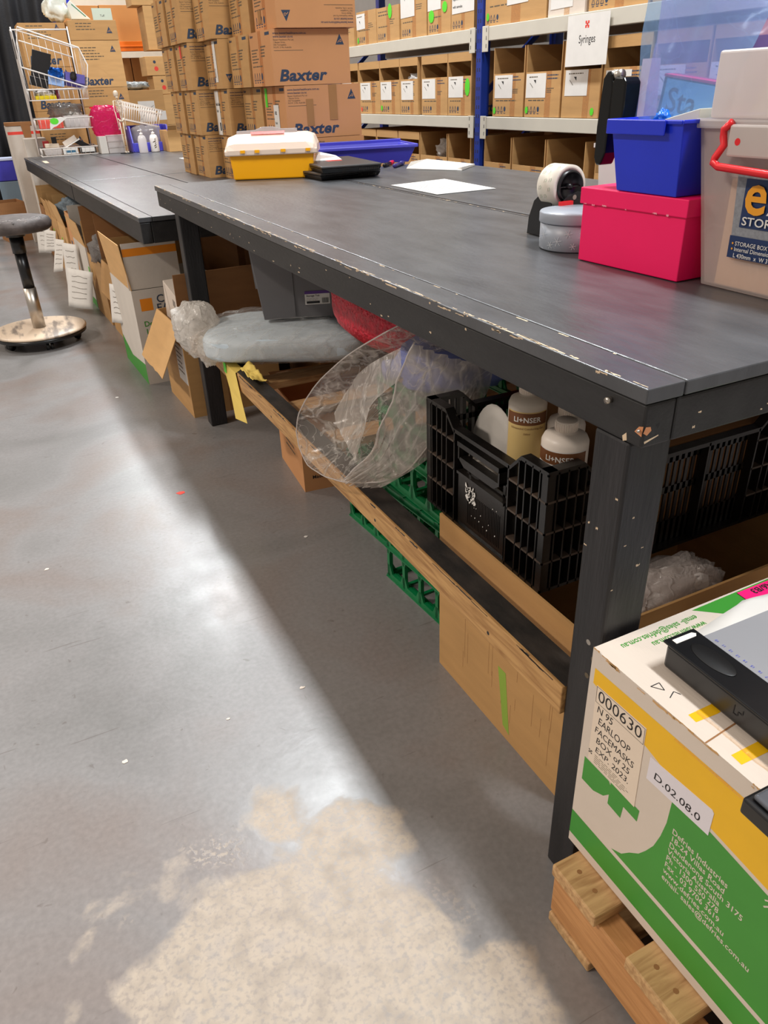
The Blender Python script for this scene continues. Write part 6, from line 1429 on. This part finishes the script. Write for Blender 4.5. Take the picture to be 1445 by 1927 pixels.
# label 1
f2 = F((0, 0, 0), (0, -1, 0), (0, 0, 1), .0008); f3 = F((-.0008, 0, 0), (0, -1, 0), (0, 0, 1), .0001)
b = MB(); CRP = mat('cream_label', (232, 214, 194), .6, var=.02)
b.prism(yy_([(.018, .195), (.112, .193), (.108, .333), (.016, .331)]), f2, .0006, CRP)
b.line(f3, yy_([(.017, .330), (.1065, .331), (.1075, .305), (.018, .304), (.017, .330)]), .0006, INKK)
b.text('000630', f3, .0205, .309 * k_, .0275, INKK, -.004, width=.082)
for s_, x, y, sz, wd in (('N 95', .022, .289, .0175, .031), ('EARLOOP', .027, .271, .0175, .062), ('FACEMASKS', .023, .253, .016, .076), ('BOX of 25', .028, .2365, .0155, .066), ('EXP. 2023.', .029, .220, .0145, .066)):
    b.text(s_, f3, x, y * k_, sz, INKK, 0.0, .1, width=wd)
scribble(b, f3, .03, .213 * k_, .07, 5, .0035, .0009, INKG, 4)
for i, j in ((-1, 1), (1, 1), (-1, -1), (1, -1), (0, 0)): b.rect(f3, .021 + i * .0022 - .0012, .214 + j * .0022 - .0012, .021 + i * .0022 + .0012, .214 + j * .0022 + .0012, INKK)
o = b.obj('handwritten_label', t); o['label'] = 'cream label reading 000630 in handwriting style'
b = MB(); b.prism(yy_([(.122, .259), (.222, .263), (.222, .301), (.219, .304), (.122, .297)]), f2, .0006, mat('white_sticker', (226, 220, 226), .4)); b.text('D.02.08.0', f3, .132, .270 * k_, .0165, INKK, .002, .05, width=.075); o = b.obj('handwritten_label', t); o['label'] = 'white sticker reading D.02.08.0'
b = MB(); f4 = F((0, 0, CH), (-1, 0, 0), (0, -1, 0), .0014); b.prism([(-.36, .006), (-.259, .006), (-.257, .034), (-.36, .045)], f4, .0006, mat('neon_pink', (255, 20, 120), .5)); f5 = F((0, 0, CH + .0014), (-1, 0, 0), (0, -1, 0), .0003)
b.text('A6/B3', f5, -.32, .010, .0155, INKK, .015, width=.04); b.text('LOCATION', f5, -.345, .027, .0085, INKK, .01); o = b.obj('location_label', t); o['label'] = 'neon pink label reading A6/B3'
b = MB(); sheet(b, [(.10, -.055, .003), (.24, -.03, .006), (.45, -.05, .004), (.45, -.35, .003)], 12, 12, PAPER, .004, 12); o = b.obj('paper_sheet', loc=(CX, CY, CZ + CH + .004)); o.modifiers.new('so', 'SOLIDIFY').thickness = .0006; tag(o, 'white paper sheet under the paper trimmer', 'paper')
# trimmer
TZ = CZ + CH + .005
t = thing('paper_trimmer', 'black and grey paper trimmer lying on the white and green carton', 'paper trimmer', (0.030, -0.062, TZ), rad(-1))
b = MB(); b.box(0.0, -.42, 0.0, .046, 0, .036, BLACKP); b.obj('base_rail', t, bevel=.004)
b = MB(); b.box(-.003, -.42, .0365, .048, .004, .040, BLACKP); b.lathe([(.020, .0), (.018, .001), (0, .0012)], mat('satin_black', (14, 13, 14), .5), 30, (.023, -.052, .0402), True, .75, 1.7); 
for yq in (-.115, -.165): fr = F((0, 0, 0), (0, -1, 0), (0, 0, 1)); b.line(fr, [(-yq - .006, .026), (-yq - .006, .014), (-yq, .014), (-yq, .020), (-yq + .006, .020), (-yq + .006, .026)], .0012, INKK)
b.obj('top_rail', t, bevel=.0015)
b = MB(); b.prism([(.006, .004), (.038, .004), (.042, .008), (.038, .012), (.006, .012)], F((0, -.014, .0405), (1, 0, 0), (0, 1, 0)), .0004, PAPER); o = b.obj('name_plate', t)
b = MB(); b.box(.0485, -.42, .020, .36, -.004, .028, mat('grey_board', (150, 150, 154), .3, var=.02))
fr = F((.0485, -.004, .028), (0, -1, 0), (1, 0, 0)); fr2 = F((0.0485, -.004, .0282), (-1, 0, 0), (0, -1, 0), .0004); BLN = mat('ruler_blue', (80, 90, 200), .5)
for i in range(40): b.rect(F((.0485, -.004, .028), (1, 0, 0), (0, 1, 0)), .004, -.01 - i * .005, .0065 if i % 2 else .010, -.0095 - i * .005, INKG, 1)
for i in range(18): b.text(str(i + 10), F((.0485, -.004, .028), (0, 1, 0), (-1, 0, 0)), -.018 - i * .011, -.020, .0055, BLN)
b.obj('cutting_board', t, bevel=.001)
b = MB()
hm_ = mat('handle_grey', (96, 98, 104), .25, metal=.3)
b.X = Matrix.Translation((-.094, -.204, .004)) @ Matrix.Rotation(rad(0), 4, 'Z'); b.box(0.0, -.052, 0.0, .12, 0, .022, BLACKP); b.box(.006, -.046, .0222, .12, -.006, .029, hm_); b.obj('arm_handle', t, bevel=.009, seg=4)

# ------------------------------------------------------------------ litter on the floor
def litter(name, x, y, s_, mt, label, seed, cat='litter', h=.0015):
    r_ = random.Random(seed); b = MB(); n = 7; P_ = [(x + s_ * r_.uniform(.5, 1) * math.cos(2 * PI * k / n), y + s_ * r_.uniform(.3, .8) * math.sin(2 * PI * k / n)) for k in range(n)]
    b.prism(P_, F((0, 0, .0012), (1, 0, 0), (0, 1, 0), .0), .001, mt); tag(b.obj(name), label, cat)
litter('tape_scrap', -.241, 1.808, .022, REDT, 'red tape scrap stuck to the floor', 1)
litter('floor_plug', -.221, .696, .008, CARDW, 'pale round chip on the floor in the bench shadow', 2, 'chip')
litter('floor_plug', -.626, .668, .010, CARDW, 'pale chip on the floor at the left of the lit aisle', 3, 'chip')
litter('floor_plug', -.400, .682, .006, CARDW, 'small pale chip in the middle of the lit aisle', 4, 'chip')
litter('floor_plug', -.704, 1.528, .009, CARDW, 'pale chip on the floor near the left picture edge', 5, 'chip')
litter('paper_scrap', .031, 1.319, .008, PAPER, 'tiny white paper scrap below the lower rail', 6)
litter('paper_scrap', -.280, 2.910, .012, PAPER, 'tiny cream paper scrap past the bench shadow edge', 7)
